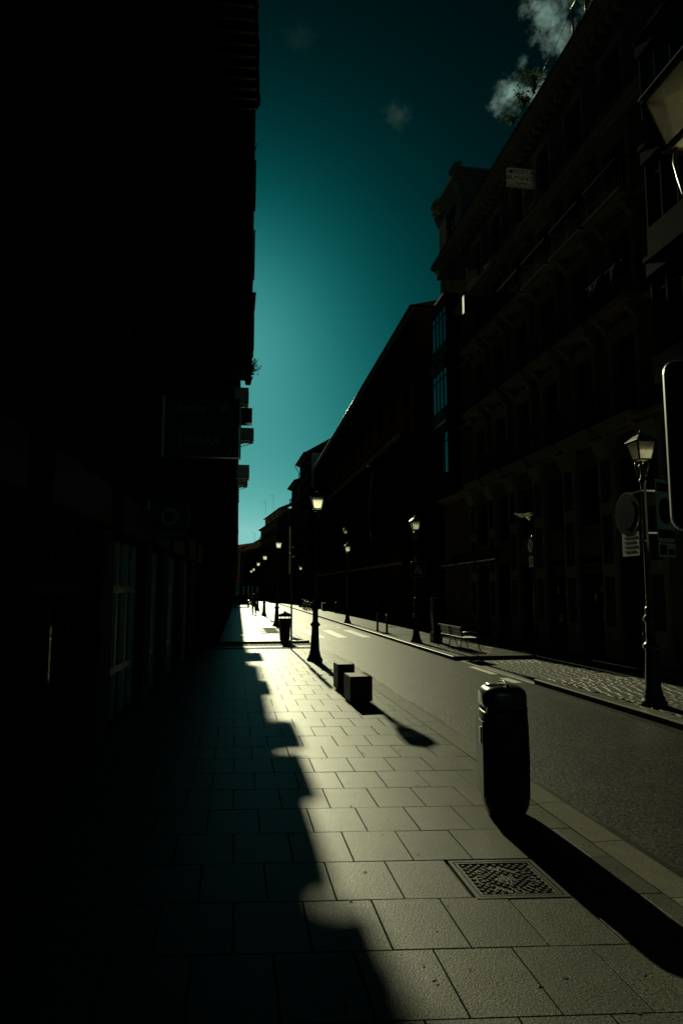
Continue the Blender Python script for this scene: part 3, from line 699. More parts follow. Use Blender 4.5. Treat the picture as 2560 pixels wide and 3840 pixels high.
# projecting signs on the building
hs = thing('hotel_sign', 'white projecting hotel sign with black lettering high on the right facade', 'sign', (R1X, 23.0, 0))
hb = MB().box(-1.50, -0.38, -0.07, 0.07, 17.28, 17.98).build('panel', 'light_box', hs)
MB().box(-0.38, 0.02, -0.02, 0.02, 17.8, 17.85).build('arm', 'iron', hs); MB().box(-0.38, 0.02, -0.02, 0.02, 17.4, 17.45).build('arm', 'iron', hs)
lettering('HOSTAL', 0.24, 'letter_dark', hb, (-0.83, -0.075, 17.83), FACE_CAM); lettering('NUMANCIA', 0.24, 'letter_dark', hb, (-0.94, -0.075, 17.58), FACE_CAM); lettering('TELEFONO', 0.1, 'letter_dark', hb, (-0.94, -0.075, 17.37), FACE_CAM)
star = MB(); sp = [((0.11 if k % 2 == 0 else 0.045)*math.sin(k*R(36)), (0.11 if k % 2 == 0 else 0.045)*math.cos(k*R(36))) for k in range(10)]
star.rings([[(-1.36+x, y, 17.83+z) for x, z in sp] for y in (-0.082, -0.072)]); star.build('star', 'letter_dark', hb)
ds = thing('projecting_sign', 'dark projecting box sign below the hotel sign on the right facade', 'sign', (R1X, 28.4, 0))
db = MB().box(-1.42, -0.12, -0.12, 0.12, 14.5, 15.3).build('panel', 'sign_dark', ds); MB().box(-0.12, 0.02, -0.03, 0.03, 15.0, 15.06).build('arm', 'iron', ds)
MB().box(-1.43, -1.421, -0.125, 0.125, 14.49, 15.31).build('edge_trim', 'alu', ds)
lettering('TELEFONO', 0.13, 'letter', db, (-0.75, -0.125, 14.62), FACE_CAM)
# cloth over a balcony rail
cl = MB(); nn = 12
for a in range(nn):
    for b in range(5): pass
pts = [[(U(17.3)+0.16*i+9.0, R1X-0.60-0.05*math.sin(i*1.1)-0.02*j, 11.55-0.14*j*(0.8+0.3*math.sin(i*0.7))) for i in range(nn)] for j in range(5)]
vs = [(x, y, z) for row in pts for y, x, z in row]
cl.add(vs, [(j*nn+i, j*nn+i+1, (j+1)*nn+i+1, (j+1)*nn+i) for j in range(4) for i in range(nn-1)], True)
co = tag(cl.build('cloth', 'dark_render'), 'pale cloth hung over a second-floor balcony rail on the ornate building', 'cloth')
so = co.modifiers.new('thickness', 'SOLIDIFY'); so.thickness = 0.008

# second building: plain dark brown wall, long eave
def plain_building(name, label, start, end, H, depth, mat, nwin, rows, wsize, roof=None, eave=0.3, bal=False, group=None, surround=True, frame='shutter', ground_open=True, first=4.2):
    o, L = building(name, label, start, end, group=group)
    ops = []; step = L/nwin
    zs = [first + (H-first-0.3)*k/rows + 0.4 for k in range(rows)]
    for i in range(nwin):
        u = step*(i+0.5)
        for z in zs: ops.append((round(u-wsize[0]/2,3), round(u+wsize[0]/2,3), round(z,3), round(z+wsize[1],3)))
        if ground_open: ops.append((round(u-step*0.36,3), round(u+step*0.36,3), 0.05, 3.0))
    shell(o, L, H, depth, ops, mat)
    for i in range(nwin):
        u = step*(i+0.5)
        for z in zs:
            window_part(o, u, z, wsize[0], wsize[1], frame=frame)
            if surround:
                j = MB(); a, b = u-wsize[0]/2, u+wsize[0]/2; j.box(a-0.16, a-0.005, 0.004, 0.05, z-0.02, z+wsize[1]+0.02); j.box(b+0.005, b+0.16, 0.004, 0.05, z-0.02, z+wsize[1]+0.02); j.box(a-0.2, b+0.2, 0.004, 0.08, z+wsize[1]+0.022, z+wsize[1]+0.2); j.build('window_surround', 'trim', o)
            if bal: balcony_part(o, u, z, wsize[0]+0.5, 0.45, brackets=False)
        if ground_open:
            w = step*0.72
            sf = MB(); sf.box(u-w/2, u-w/2+0.08, -0.24, -0.16, 0.052, 2.99); sf.box(u+w/2-0.08, u+w/2, -0.24, -0.16, 0.052, 2.99); sf.box(u-0.04, u+0.04, -0.24, -0.16, 0.052, 2.99); sf.box(u-w/2+0.08, u+w/2-0.08, -0.23, -0.17, 2.4, 2.48)
            s_ = sf.build('shopfront', 'alu' if frame == 'alu' else 'shutter', o); MB().box(u-w/2+.01, u+w/2-.01, -0.252, -0.244, 0.055, 2.98).build('pane', 'glass', s_)
    band(o, L, H-0.3, 0.28, eave if eave > 0.05 else 0.06); band(o, L, 3.55, 0.16, 0.12, name='string_course')
    if roof is not None:
        m = MB(); ov = eave + 0.15
        m.add([(-0.12,ov,H+0.01),(L+0.12,ov,H+0.01),(L+0.12,-depth*0.5,H+roof),(-0.12,-depth*0.5,H+roof)], [(0,1,2,3)])
        m.add([(-0.12,ov,H+0.01),(L+0.12,ov,H+0.01),(L+0.12,0.0,H+0.013),(-0.12,0.0,H+0.013)], [(3,2,1,0)])
        m.add([(-0.12,-depth*0.5,H+roof),(L+0.12,-depth*0.5,H+roof),(L+0.12,-depth,H+0.01),(-0.12,-depth,H+0.01)], [(0,1,2,3)])
        for u in (-0.1, L+0.1): m.add([(u,ov,H+0.012),(u,-depth*0.5,H+roof-0.005),(u,-depth,H+0.012)], [(0,1,2)])
        m.build('roof', 'roof', o)
    return o, L
r2a, L2a = plain_building('brown_building', 'plain brown rendered building with a long straight eave beside the ornate one', (10.5,39.0), (11.0,97.0), 19.4, 11, 'brown', 14, 3, (1.3,2.2), roof=1.4, eave=0.06, first=10.2, ground_open=False, surround=False)
MB().tube([(0.0,0.16,19.45),(L2a,0.16,19.45)], 0.06).build('gutter', 'steel', r2a)
r2b, L2b = plain_building('brown_wing', 'lower brown street wing projecting in front of the long brown building', (9.42,38.2), (9.12,76.0), 11.3, 1.05, 'brown', 12, 2, (1.3,2.2), eave=0.12, surround=False)
FS = 1.24
def fx(x, y): return (x*FS, y*FS)
def fh(h): return 2.1 + (h-2.1)*FS
r3, L3_ = plain_building('tall_townhouse', 'tall townhouse with a white gable end rising above the brown roofs', fx(8.42,79.0), fx(8.10,87.5), fh(18.2), 12, 'dark_render', 4, 5, (1.1,2.0), roof=4.0, eave=0.6, bal=True)
MB().add([(-0.02,-0.3,17.0),(-0.02,-12,17.0),(-0.02,-12,fh(18.2)),(-0.02,-6,fh(18.2)+3.8),(-0.02,-0.3,fh(18.2))], [(0,1,2,3,4)]).build('gable', 'white_wall', r3)
MB().tube([(-0.15,0.78,fh(18.22)),(L3_+0.1,0.78,fh(18.22))], 0.09).build('gutter', 'steel', r3); MB().tube([(L3_,0.78,fh(18.2)),(L3_,0.6,fh(17.8)),(L3_,0.12,fh(17.3)),(L3_,0.12,4)], 0.07).build('downpipe', 'steel', r3)
r3b, _l = plain_building('townhouse', 'dark townhouse with a steep eave left of the white gable', fx(8.02,87.6), fx(7.75,96.0), fh(16.3), 12, 'dark_render', 4, 5, (1.1,2.0), roof=2.4, eave=0.7, bal=True)
ch = thing('chimney_stack', 'square chimney stack on the roof behind the dark townhouse', 'chimney', fx(8.6, 99.0)+(0,)); MB().box(-0.6,0.75,-0.5,0.5,15.0,fh(17.2)).build('stack', 'dark_render', ch); MB().box(-0.68,0.83,-0.58,0.58,fh(17.2),fh(17.35)).build('cap', 'trim', ch)
rb, Lrb = plain_building('red_brick_building', 'red brick corner building with pale stone trim at the far bend', fx(7.55,97.0), fx(6.45,108.3), fh(13.2), 9, 'brick', 5, 4, (1.1,2.0), roof=1.8, eave=0.4)
for k in range(16): MB().box(-0.02, 0.5 if k % 2 else 0.75, 0.004, 0.06, 0.3+0.95*k, 0.3+0.95*k+0.85).build('quoin', 'trim', rb)
bl_, Lb = plain_building('beige_building', 'beige rendered building with balconies closing the bend of the street', fx(6.42,108.5), fx(4.62,128.0), fh(13.2), 10, 'beige', 7, 4, (1.0,1.9), eave=0.6, bal=True)
HB = fh(13.2)
atc = MB().box(0.3, Lb-0.6, -8.5, -0.9, HB, HB+2.4).build('attic', 'beige', bl_)
m = MB(); m.add([(0.0,-0.4,HB+2.42),(Lb-0.2,-0.4,HB+2.42),(Lb-0.2,-5,HB+4.4),(0.0,-5,HB+4.4)], [(0,1,2,3)]); m.add([(0.0,-0.4,HB+2.4),(Lb-0.2,-0.4,HB+2.4),(Lb-0.2,-0.95,HB+2.41),(0.0,-0.95,HB+2.41)], [(3,2,1,0)]); m.build('roof', 'roof', bl_)
for k in range(4): window_part(atc, 3.0+5.6*k, HB+0.5, 1.0, 1.3, y=-0.86)
lo, Llo = plain_building('low_house', 'low tiled-roof house at the very end of the street', fx(4.5,128.4), fx(1.2,141.0), fh(9.9), 9, 'dark_render', 4, 3, (1.0,1.7), roof=3.2, eave=0.5)
pl2, _x = plain_building('townhouse', 'dim townhouse just visible past the low tiled-roof house', fx(1.0,141.5), fx(-6.0,158.0), fh(10.5), 9, 'beige', 5, 3, (1.0,1.7), roof=1.8, eave=0.4)
def antenna(x, y, z, h, label):
    o = thing('roof_antenna', label, 'antenna', (x,y,z), 0, 'television antennas on the far roofs')
    MB().tube([(0,0,0),(0,0,h)], 0.03, 6).build('mast', 'iron', o)
    b = MB(); b.tube([(-0.9,0,h-0.1),(0.1,0,h-0.05)], 0.02, 6)
    for k in range(5): b.tube([(-0.85+0.2*k,-0.25,h-0.1+0.01*k),(-0.85+0.2*k,0.25,h-0.1+0.01*k)], 0.012, 5)
    b.build('boom', 'iron', o)
antenna(7.6, 140.5, HB+2.6, 3.2, 'thin antenna on the beige roof, right one of the pair'); antenna(6.4, 149.5, HB+2.6, 2.9, 'thin antenna on the beige roof, left one of the pair'); antenna(4.6, 166, fh(9.9)+1.0, 3.0, 'small antenna above the low tiled roof')

# hanging banner on a pole
bn = thing('hanging_banner', 'long narrow pale banner curving from a pole on the brown facade', 'banner', (9.36, 46.0, 0)); bn.scale = (1, 1, 0.985)
MB().tube([(0.1,0,10.75),(-0.45,0,10.8)], 0.03).build('pole', 'steel', bn)
bm_ = MB(); rows = 16; cols = 4; vs = []
for j in range(rows):
    t = j/(rows-1); bow = -0.36*math.sin(math.pi*t*0.9)
    for i in range(cols):
        s = i/(cols-1); vs.append((-0.02 + bow*0.95 + s*(0.10+0.14*(1-t)), 0.25*s*(1+t) - 0.12*math.sin(3*t), 10.72 - 5.4*t))
bm_.add(vs, [(j*cols+i, j*cols+i+1, (j+1)*cols+i+1, (j+1)*cols+i) for j in range(rows-1) for i in range(cols-1)], True)
bo = bm_.build('cloth', 'sign_white', bn); bo.modifiers.new('thickness', 'SOLIDIFY').thickness = 0.01

# ------------------------------------------------------------------ left-hand buildings (facade runs towards the camera so that +Y faces the street)
def lfac(Y): return -1.64 + 0.047*(Y-15)
lb, LLb = building('left_building', 'tall dark building on the left with shopfronts and a deep tiled eave', (lfac(24.0),24.0), (lfac(-7.0),-7.0))
V = lambda Y: (24.0 - Y)/math.cos(math.atan(0.047))
ops = []; shopY = [(10.9,13.2),(14.2,15.6),(16.4,18.4),(19.6,21.3),(22.0,23.4),(7.4,9.8),(4.0,6.4),(0.5,2.9)]
for a, b in shopY: ops.append((V(b), V(a), 0.03, 2.9))
upW = [1.6+2.6*k for k in range(9)]
for Y in upW:
    for z in (4.6, 7.9, 11.2, 14.4): ops.append((V(Y)-0.6, V(Y)+0.6, z, z+2.3))
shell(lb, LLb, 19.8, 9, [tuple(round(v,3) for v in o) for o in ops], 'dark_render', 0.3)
for Y in upW:
    for z in (4.6, 7.9, 11.2, 14.4): 
        window_part(lb, V(Y), z, 1.2, 2.3, y=-0.2)
        if not (z < 5 and 11 < Y < 16): balcony_part(lb, V(Y), z-0.03, 1.9, 0.5, brackets=False, mat='dark_render')
for a, b in shopY:
    w = V(a)-V(b); u0 = V(b); sf = MB(); nseg = 3
    for i in range(nseg+1): u = u0 + (w-0.07)*i/nseg; sf.box(u, u+0.07, -0.19, -0.10, 0.032, 2.89)
    for z in (0.75, 2.05): sf.box(u0+0.07, u0+w-0.07, -0.18, -0.11, z, z+0.11)
    s_ = sf.build('shopfront', 'alu' if a > 10 else 'shutter', lb); MB().box(u0+.01, u0+w-.01, -0.204, -0.196, 0.035, 2.88).build('pane', 'glass', s_)
    o = MB().box(u0-0.1, u0+w+0.1, 0.006, 0.16, 3.0, 3.55).build('fascia_sign', 'sign_dark', lb)
for Y in (13.7, 16.0, 19.0, 21.65, 10.3): MB().box(V(Y)-0.12, V(Y)+0.12, 0.004, 0.09, 0.0, 2.95).build('pilaster', 'stone', lb)
band(lb, LLb, 4.2, 0.2, 0.25, mat='dark_render'); band(lb, LLb, 18.9, 0.5, 0.5, mat='dark_render', steps=3)
ev = MB(); EV = 1.78
ev.add([(0,0.0,20.03),(LLb,0.0,20.03),(LLb,EV,20.0),(0,EV,20.0)], [(0,1,2,3)]); ev.add([(0,EV,20.0),(LLb,EV,20.0),(LLb,EV,20.12),(0,EV,20.12)], [(0,1,2,3)]); ev.add([(0,EV,20.12),(LLb,EV,20.12),(LLb,-6,23.2),(0,-6,23.2)], [(0,1,2,3)]); ev.add([(0,EV,20.0),(0,EV,20.12),(0,-6,23.2),(0,-6,20.03)], [(0,1,2,3)])
roofL = ev.build('roof', 'roof', lb)
for k in range(28): MB().box(0.15+0.5*k, 0.27+0.5*k, 0.02, EV-0.05, 19.84, 20.0).build('rafter', 'wood', roofL)
tm = MB(); tm.rings([[(0.11*math.cos(R(a)), y, 0.075*math.sin(R(a))) for a in range(0,181,30)] for y in (-0.45, 0.06)], smooth=True); tmesh = tm.mesh('roof_tile', 'roof')
for k in range(60): put('roof_tile', tmesh, roofL, (0.12+0.225*k, EV+rnd.uniform(-0.015,0.03), 20.125+rnd.uniform(-.01,.01)))

lc, LLc = building('corner_building', 'dark corner building past the side street with balconies and air conditioners', (-0.35,62.0), (-0.60,29.3))
W = lambda Y: 62.0 - Y
ops = []; colsY = [31.2+2.7*k for k in range(11)]; lev = (4.3, 7.0, 9.7, 12.4, 15.1)
for Y in colsY:
    for z in lev: ops.append((W(Y)-0.55, W(Y)+0.55, z, z+2.1))
    ops.append((W(Y)-0.9, W(Y)+0.9, 0.03, 2.9))
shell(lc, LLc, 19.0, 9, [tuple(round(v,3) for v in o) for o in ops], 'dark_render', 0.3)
for i, Y in enumerate(colsY):
    for k, z in enumerate(lev):
        window_part(lc, W(Y), z, 1.1, 2.1, y=-0.2)
        balcony_part(lc, W(Y), z-0.03, 1.8, 0.62 if k < 3 else 0.5, brackets=False, mat='dark_render')
    sf = MB()
    for x in (-0.9,-0.03,0.84): sf.box(W(Y)+x, W(Y)+x+0.06, -0.19, -0.1, 0.032, 2.89)
    sf.box(W(Y)-0.84, W(Y)+0.84, -0.18, -0.11, 0.8, 0.9); s_ = sf.build('shopfront', 'alu', lc); MB().box(W(Y)-.89, W(Y)+.89, -0.204, -0.196, 0.035, 2.88).build('pane', 'glass', s_)
band(lc, LLc, 3.5, 0.2, 0.2, mat='dark_render'); band(lc, LLc, 18.6, 0.38, 0.6, mat='dark_render', steps=3)
up = MB(); up.box(LLc-1.7, LLc-0.02, 0.006, 1.17, 15.6, 24.0)     # upper bay at the corner
ub = up.build('upper_bay', 'dark_render', lc)
MB().box(LLc-9, LLc-0.01, -8.9, 0.0, 19.01, 24.0).build('upper_storey', 'dark_render', lc)
for k in range(2): window_part(ub, LLc-0.85, 16.4+3.4*k, 0.9, 2.0, y=1.21)
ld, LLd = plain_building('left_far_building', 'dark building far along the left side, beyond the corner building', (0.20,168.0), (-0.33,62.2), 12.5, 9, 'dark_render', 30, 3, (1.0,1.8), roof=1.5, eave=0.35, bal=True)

# things fixed to the left facades
def ac_unit(x1, y, z0, z1, label, w=0.75, dep=0.62):
    o = thing('air_conditioner', label, 'air conditioner', (x1, y, z0), 0, 'air conditioners on the left facade'); h = z1-z0
    MB().box(-dep, 0, -w/2, w/2, 0.06, h).build('case', 'sign_white', o)
    f = MB(); 
    for k in range(5): f.box(0.001, 0.012, -w/2+0.08, w/2-0.08, 0.12+(h-0.2)*k/5, 0.14+(h-0.2)*k/5)
    f.build('grille', 'shutter', o)
    for yy in (-w/2+0.1, w/2-0.1): b = MB(); b.box(-(x1+0.62), 0.02, yy-0.02, yy+0.02, 0.02, 0.058); b.bar((-(x1+0.6),yy,-0.4),(-0.05,yy,0.03), 0.03); b.build('bracket', 'iron', o)
    return o
ac_unit(0.46, 30.0, 10.25, 10.95, 'largest dark air conditioner jutting from the left facade below the plant', 0.9)
ac_unit(0.72, 30.6, 8.72, 9.30, 'second air conditioner down the left facade, under a flat box', 0.8)
ac_unit(0.58, 32.4, 7.30, 7.95, 'small air conditioner on the left facade above street lamp height', 0.8)
ac_unit(0.66, 42.0, 8.4, 9.3, 'distant air conditioner low on the left facade', 1.0)
tag(MB().box(-0.55, 0.63, 29.7, 30.3, 9.42, 10.08).build('cable_box', 'sign_dark'), 'flat dark box on the left facade between two air conditioners', 'box')
vb = thing('enclosed_balcony', 'enclosed dark balcony box standing out from the left facade against the sky', 'balcony', (-0.60, 29.45, 11.75))
MB().rings([[(0.0,0,0),(1.18,0,0),(1.18,1.7,0),(0.0,1.7,0)],[(0.0,0,3.45),(1.28,0,3.45),(1.28,1.7,3.45),(0.0,1.7,3.45)]]).build('box', 'rail', vb)
MB().box(0.0,1.32,-0.04,1.74,3.452,3.55).build('cap', 'iron', vb)
fb = MB()
for k in range(2): fb.box(1.15,1.262,0.1+0.9*k,0.18+0.9*k,0.9,2.5)
fb.build('mullions', 'iron', vb)
# shop signs standing out from the near left facade
sg = thing('shop_sign', 'square dark phone-shop box sign projecting from the left building', 'sign', (-1.62, 15.0, 0))
pn = MB().box(0.06, 1.66, -0.09, 0.09, 4.98, 6.3).build('panel', 'sign_dark', sg)
MB().box(1.662, 1.70, -0.10, 0.10, 4.96, 6.32).build('edge_trim', 'alu', sg); MB().box(0.0, 0.058, -0.10, 0.10, 4.96, 6.32).build('edge_trim', 'alu', sg)
lettering('llama', 0.30, 'letter', pn, (0.62, -0.094, 6.05), FACE_CAM); lettering('LEBARA', 0.26, 'letter', pn, (0.80, -0.094, 5.33), FACE_CAM)
ast = MB()
for k in range(5):
    a = R(90+72*k); ast.bar((1.33,-0.096,6.1),(1.33+0.14*math.cos(a),-0.096,6.1+0.14*math.sin(a)),0.006,0.035)
ast.build('asterisk', 'letter', pn)
sv = thing('shop_sign', 'small dark phone-shop sign with a ring logo under the square sign', 'sign', (-1.70, 13.7, 0))
pn = MB().box(0.05, 0.78, -0.08, 0.08, 3.05, 3.82).build('panel', 'sign_dark', sv); MB().box(0.0, 0.048, -0.085, 0.085, 3.04, 3.83).build('edge_trim', 'alu', sv)
lettering('vodafone', 0.13, 'letter', pn, (0.42, -0.084, 3.19), FACE_CAM)
rg = MB(); n_ = 20
rg.rings([[(0.42+rr*math.cos(2*math.pi*i/n_), -0.086, 3.52+rr*math.sin(2*math.pi*i/n_)) for i in range(n_)] for rr in (0.11, 0.17)], cap=False); rg.build('ring_logo', 'letter', pn)

# ------------------------------------------------------------------ plants
def plant(x, y, z, h, spread, label, nleaf=260, leaf=0.09, mat='leaf', pot=True, seed=1, lean=0.0, group=None):
    rr = random.Random(seed); o = thing('potted_plant', label, 'plant', (x,y,z), 0, group)
    if pot: MB().lathe([(0.12,0),(0.17,0.26),(0.19,0.27),(0.19,0.31),(0.15,0.31)], 12).build('pot', 'clay', o)
    z0 = 0.28 if pot else 0.0; st = MB(); tips = []
    for k in range(7):
        a = rr.uniform(0, 2*math.pi); rd_ = rr.uniform(0.2,1)*spread; top = Vector((math.cos(a)*rd_+lean, math.sin(a)*rd_, z0+h*rr.uniform(0.4,1)))
        mid = Vector((top.x*0.35, top.y*0.35, z0+h*0.4)); st.tube([(0,0,z0-0.05), mid, top], [0.02,0.014,0.006], 5); tips += [top, (top+mid)/2, mid]
    st.build('stem', 'bark', o); lf = MB()
    for k in range(nleaf):
        c = rr.choice(tips) + Vector((rr.gauss(0,spread*0.22), rr.gauss(0,spread*0.22), rr.gauss(0,h*0.12)))
        d = Vector((rr.uniform(-1,1), rr.uniform(-1,1), rr.uniform(-0.6,0.8))).normalized(); s = d.cross(Vector((rr.uniform(-1,1),rr.uniform(-1,1),rr.uniform(-1,1)))).normalized(); L = leaf*rr.uniform(0.6,1.3)
        lf.add([c, c+d*L*0.5+s*L*0.28, c+d*L, c+d*L*0.5-s*L*0.28], [(0,1,2,3)])
    tag(lf.build('foliage', mat, o), kind='stuff'); return o
plant(0.42, 29.25, 11.0, 0.85, 0.36, 'bushy plant hanging over a balcony on the left facade', 520, 0.11, seed=3, lean=0.1)
plant(0.52, 28.9, 21.6, 0.5, 0.2, 'tiny weed sprouting from the upper left wall', 60, 0.08, pot=False, seed=5)
RG = 'plants along the right-hand roof edge'
plant(10.75, 22.3, 20.62, 1.0, 0.45, 'tallest leafy plant on the right roof edge by the cloud', 300, 0.13, pot=False, seed=11, group=RG)
plant(10.7, 23.0, 20.62, 0.6, 0.4, 'middle plant of three on the right roof edge', 220, 0.12, pot=False, seed=12, group=RG)
plant(10.7, 23.9, 20.62, 0.35, 0.5, 'low straggling plant leaning out left on the right roof edge', 130, 0.12, pot=False, seed=13, lean=-0.35, group=RG)
plant(10.8, 18.4, 20.62, 0.6, 0.4, 'plant beside the rooftop rail frame at the top right', 200, 0.12, pot=False, seed=14, group=RG)
plant(10.95, 31.6, 14.0, 0.55, 0.16, 'bright green sunlit plant on a balcony near the dark box sign', 140, 0.10, mat='leaf_bright', seed=15)
rr_ = thing('roof_rail_frame', 'open metal rail frame on the right roof edge against the cloud', 'railing', (10.85, 0, 20.6))
MB().tube([(0,19.45,0),(0,19.45,0.98)], 0.035, 6).build('post', 'iron', rr_); MB().tube([(0,18.6,0),(0,18.6,1.0)], 0.035, 6).build('post', 'iron', rr_); MB().tube([(0,19.5,0.98),(0,18.5,1.0)], 0.035, 6).build('top_rail', 'iron', rr_)
tag(MB().tube([(10.85,19.45,21.5),(10.84,20.5,21.2),(10.83,22.1,21.0)], 0.008, 5).build('roof_cable', 'iron'), 'thin cable along the right roof edge from the rail frame', 'cable')

# ------------------------------------------------------------------ street lamps
def make_lamp(loc, label, lean=0.0, group='cast iron street lamps along the kerbs'):
    t = thing('street_lamp', label, 'street lamp', loc, 0, group)
    MB().lathe([(0.235,0),(0.235,0.07),(0.20,0.10),(0.185,0.16),(0.165,0.20),(0.16,0.26),(0.14,0.30),(0.105,1.0),(0.10,1.02)], 12).build('base', 'iron', t)
    MB().lathe([(0.10,1.0),(0.145,1.04),(0.15,1.08),(0.115,1.12),(0.085,1.16),(0.082,1.5),(0.12,1.54),(0.125,1.58),(0.085,1.63),(0.07,1.68),(0.085,1.74),(0.055,1.80)], 12).build('ringed_collar', 'iron', t)
    MB().lathe([(0.055,1.79),(0.045,4.1),(0.07,4.14),(0.07,4.18),(0.04,4.22),(0.04,4.40),(0.075,4.44),(0.05,4.48)], 10).build('shaft', 'iron', t)
    sc_ = MB()
    for k in range(4):
        a = R(45+90*k); c_, s_ = math.cos(a), math.sin(a)
        sc_.tube([(c_*r, s_*r, z) for r, z in ((0.05,4.22),(0.09,4.28),(0.11,4.38),(0.125,4.47),(0.115,4.555))], 0.011, 6)
    sc_.build('scroll', 'iron', t)
    lan = MB(); B, T = 0.118, 0.19; zb, zt = 4.56, 4.90
    for sx in (-1,1):
        for sy in (-1,1): lan.bar((sx*B,sy*B,zb),(sx*T,sy*T,zt),0.026)
    for (h, z) in ((B,zb),(T,zt)):
        lan.box(-h-0.013,h+0.013,-h-0.013,-h+0.013,z-0.013,z+0.013); lan.box(-h-0.013,h+0.013,h-0.013,h+0.013,z-0.013,z+0.013)
        lan.box(-h-0.013,-h+0.013,-h+0.014,h-0.014,z-0.013,z+0.013); lan.box(h-0.013,h+0.013,-h+0.014,h-0.014,z-0.013,z+0.013)
    for sx in (-1,1):
        for sy in (-1,1): lan.lathe([(0.012,zt+0.012),(0.018,zt+0.03),(0.004,zt+0.055)], 6, (sx*T,sy*T,0))
    ln = lan.build('lantern', 'iron', t)
    for k in range(4):
        a = R(90*k); c_, s_ = math.cos(a), math.sin(a)
        def rot(x, y, z): return (x*c_-y*s_, x*s_+y*c_, z)
        q = [rot(-B+0.014,-B+0.004,zb+0.012), rot(B-0.014,-B+0.004,zb+0.012), rot(T-0.014,-T+0.004,zt-0.012), rot(-T+0.014,-T+0.004,zt-0.012)]
        MB().add(q, [(0,1,2,3)]).build('pane', 'clear_glass' if k == 2 else 'lantern_glass', ln)
    MB().box(-B+0.014,B-0.014,-B+0.014,B-0.014,zb-0.004,zb+0.002).build('bottom_pane', 'lantern_glass', ln)
    MB().box(-T+0.02,T-0.02,-T+0.02,T-0.02,zt+0.003,zt+0.013).build('reflector', 'white_enamel', ln)
    MB().rings([[(sx*h,sy*h,z) for sx,sy in ((-1,-1),(1,-1),(1,1),(-1,1))] for h, z in ((0.212,zt+0.015),(0.21,zt+0.025),(0.09,zt+0.135),(0.075,zt+0.14))]).build('roof', 'lantern_roof', ln)
    MB().lathe([(0.062,zt+0.14),(0.062,zt+0.165),(0.075,zt+0.17),(0.025,zt+0.195),(0.014,zt+0.205),(0.024,zt+0.218),(0.005,zt+0.245)], 10).build('chimney', 'iron', ln)
    t.rotation_euler = (0, lean, 0); return t
proto = make_lamp((2.39, 20.6, 0), 'street lamp on the left kerb beside the stone block seats', R(0.7))
LAMPS = [((2.47,3.15,0), 'lamp at the right edge of the frame, only its big near lantern showing', 0),
         ((2.44,40.4,0), 'second lamp up the left kerb, behind the lidded litter bin', R(0.9)),
         ((2.40,56.7,0), 'third lamp up the left kerb, behind the walking person', 0.004),
         ((2.34,71.0,0), 'fourth lamp up the left kerb, towards the bend', 0.004),
         ((2.42,90.0,0), 'fifth lamp up the left kerb, second from the far end', 0),
         ((2.30,99.0,0), 'farthest lamp on the left kerb, smallest lantern of the row', 0),
         ((7.62,11.8,0), 'nearest lamp on the right, carrying parking and round traffic signs', 0),
         ((7.28,27.2,0), 'lamp on the right kerb behind the slatted bench, with the crossing sign', 0),
         ((7.14,43.5,0), 'right kerb lamp past the two bollards', 0),
         ((7.95,84.0,0), 'farthest lamp on the right pavement', 0)]
for loc, lab, ln in LAMPS:
    c = copy_tree(proto); c.location = loc; c['label'] = lab; c.rotation_euler = (0, ln, 0)
# wall lantern on the brown facade
wl_ = thing('wall_lantern', 'small lantern on a bracket high on the brown facade', 'wall lantern', (9.28, 54.0, 7.0))
MB().tube([(0.05,0,0),(-0.3,0,0.12),(-0.6,0,0.05)], 0.025, 6).build('arm', 'iron', wl_)
lan = MB(); 
for sx in (-1,1):
    for sy in (-1,1): lan.bar((-0.6+sx*0.11,sy*0.11,-0.38),(-0.6+sx*0.17,sy*0.17,-0.08),0.02)
ln = lan.build('lantern', 'iron', wl_)
for k in range(4):
    a = R(90*k); c_, s_ = math.cos(a), math.sin(a); rot = lambda x, y, z: (-0.6+x*c_-y*s_, x*s_+y*c_, z)
    MB().add([rot(-0.11,-0.108,-0.375), rot(0.11,-0.108,-0.375), rot(0.165,-0.165,-0.085), rot(-0.165,-0.165,-0.085)], [(0,1,2,3)]).build('pane', 'clear_glass' if k == 2 else 'lantern_glass', ln)
MB().rings([[(-0.6+sx*h,sy*h,z) for sx,sy in ((-1,-1),(1,-1),(1,1),(-1,1))] for h, z in ((0.19,-0.075),(0.05,0.06))]).build('roof', 'iron', ln)

# ------------------------------------------------------------------ signs
def rrect(w, h, r, n=5):
    pts = []
    for cx, cz, a0 in ((w/2-r,h/2-r,0),(-w/2+r,h/2-r,90),(-w/2+r,-h/2+r,180),(w/2-r,-h/2+r,270)):
        for k in range(n+1): a = R(a0+90*k/n); pts.append((cx+r*math.cos(a), cz+r*math.sin(a)))
    return pts
def disc(r, n=28): return [(r*math.cos(2*math.pi*k/n), r*math.sin(2*math.pi*k/n)) for k in range(n)]
def plate(poly, t, name, mat, parent, loc, rotz=0, y0=0.0):
    m = MB(); m.rings([[(x, y0-t/2, z) for x, z in poly], [(x, y0+t/2, z) for x, z in poly]]); return m.build(name, mat, parent, loc, rotz)
# big plate on the nearest lamp
s0 = thing('sign_plate', 'large dark rounded sign plate seen from behind at the right edge', 'sign', (2.47, 3.15, 0))
plate(rrect(0.62,0.88,0.07), 0.015, 'plate', 'alu', s0, (-0.02,-0.10,2.83), R(-9)); plate(rrect(0.605,0.865,0.065), 0.004, 'face', 'sign_matt', s0, (-0.02,-0.10,2.83), R(-9), -0.010)
for z in (2.55, 3.1): MB().box(-0.1,0.1,-0.09,0.06,z,z+0.05).build('clamp', 'steel', s0)
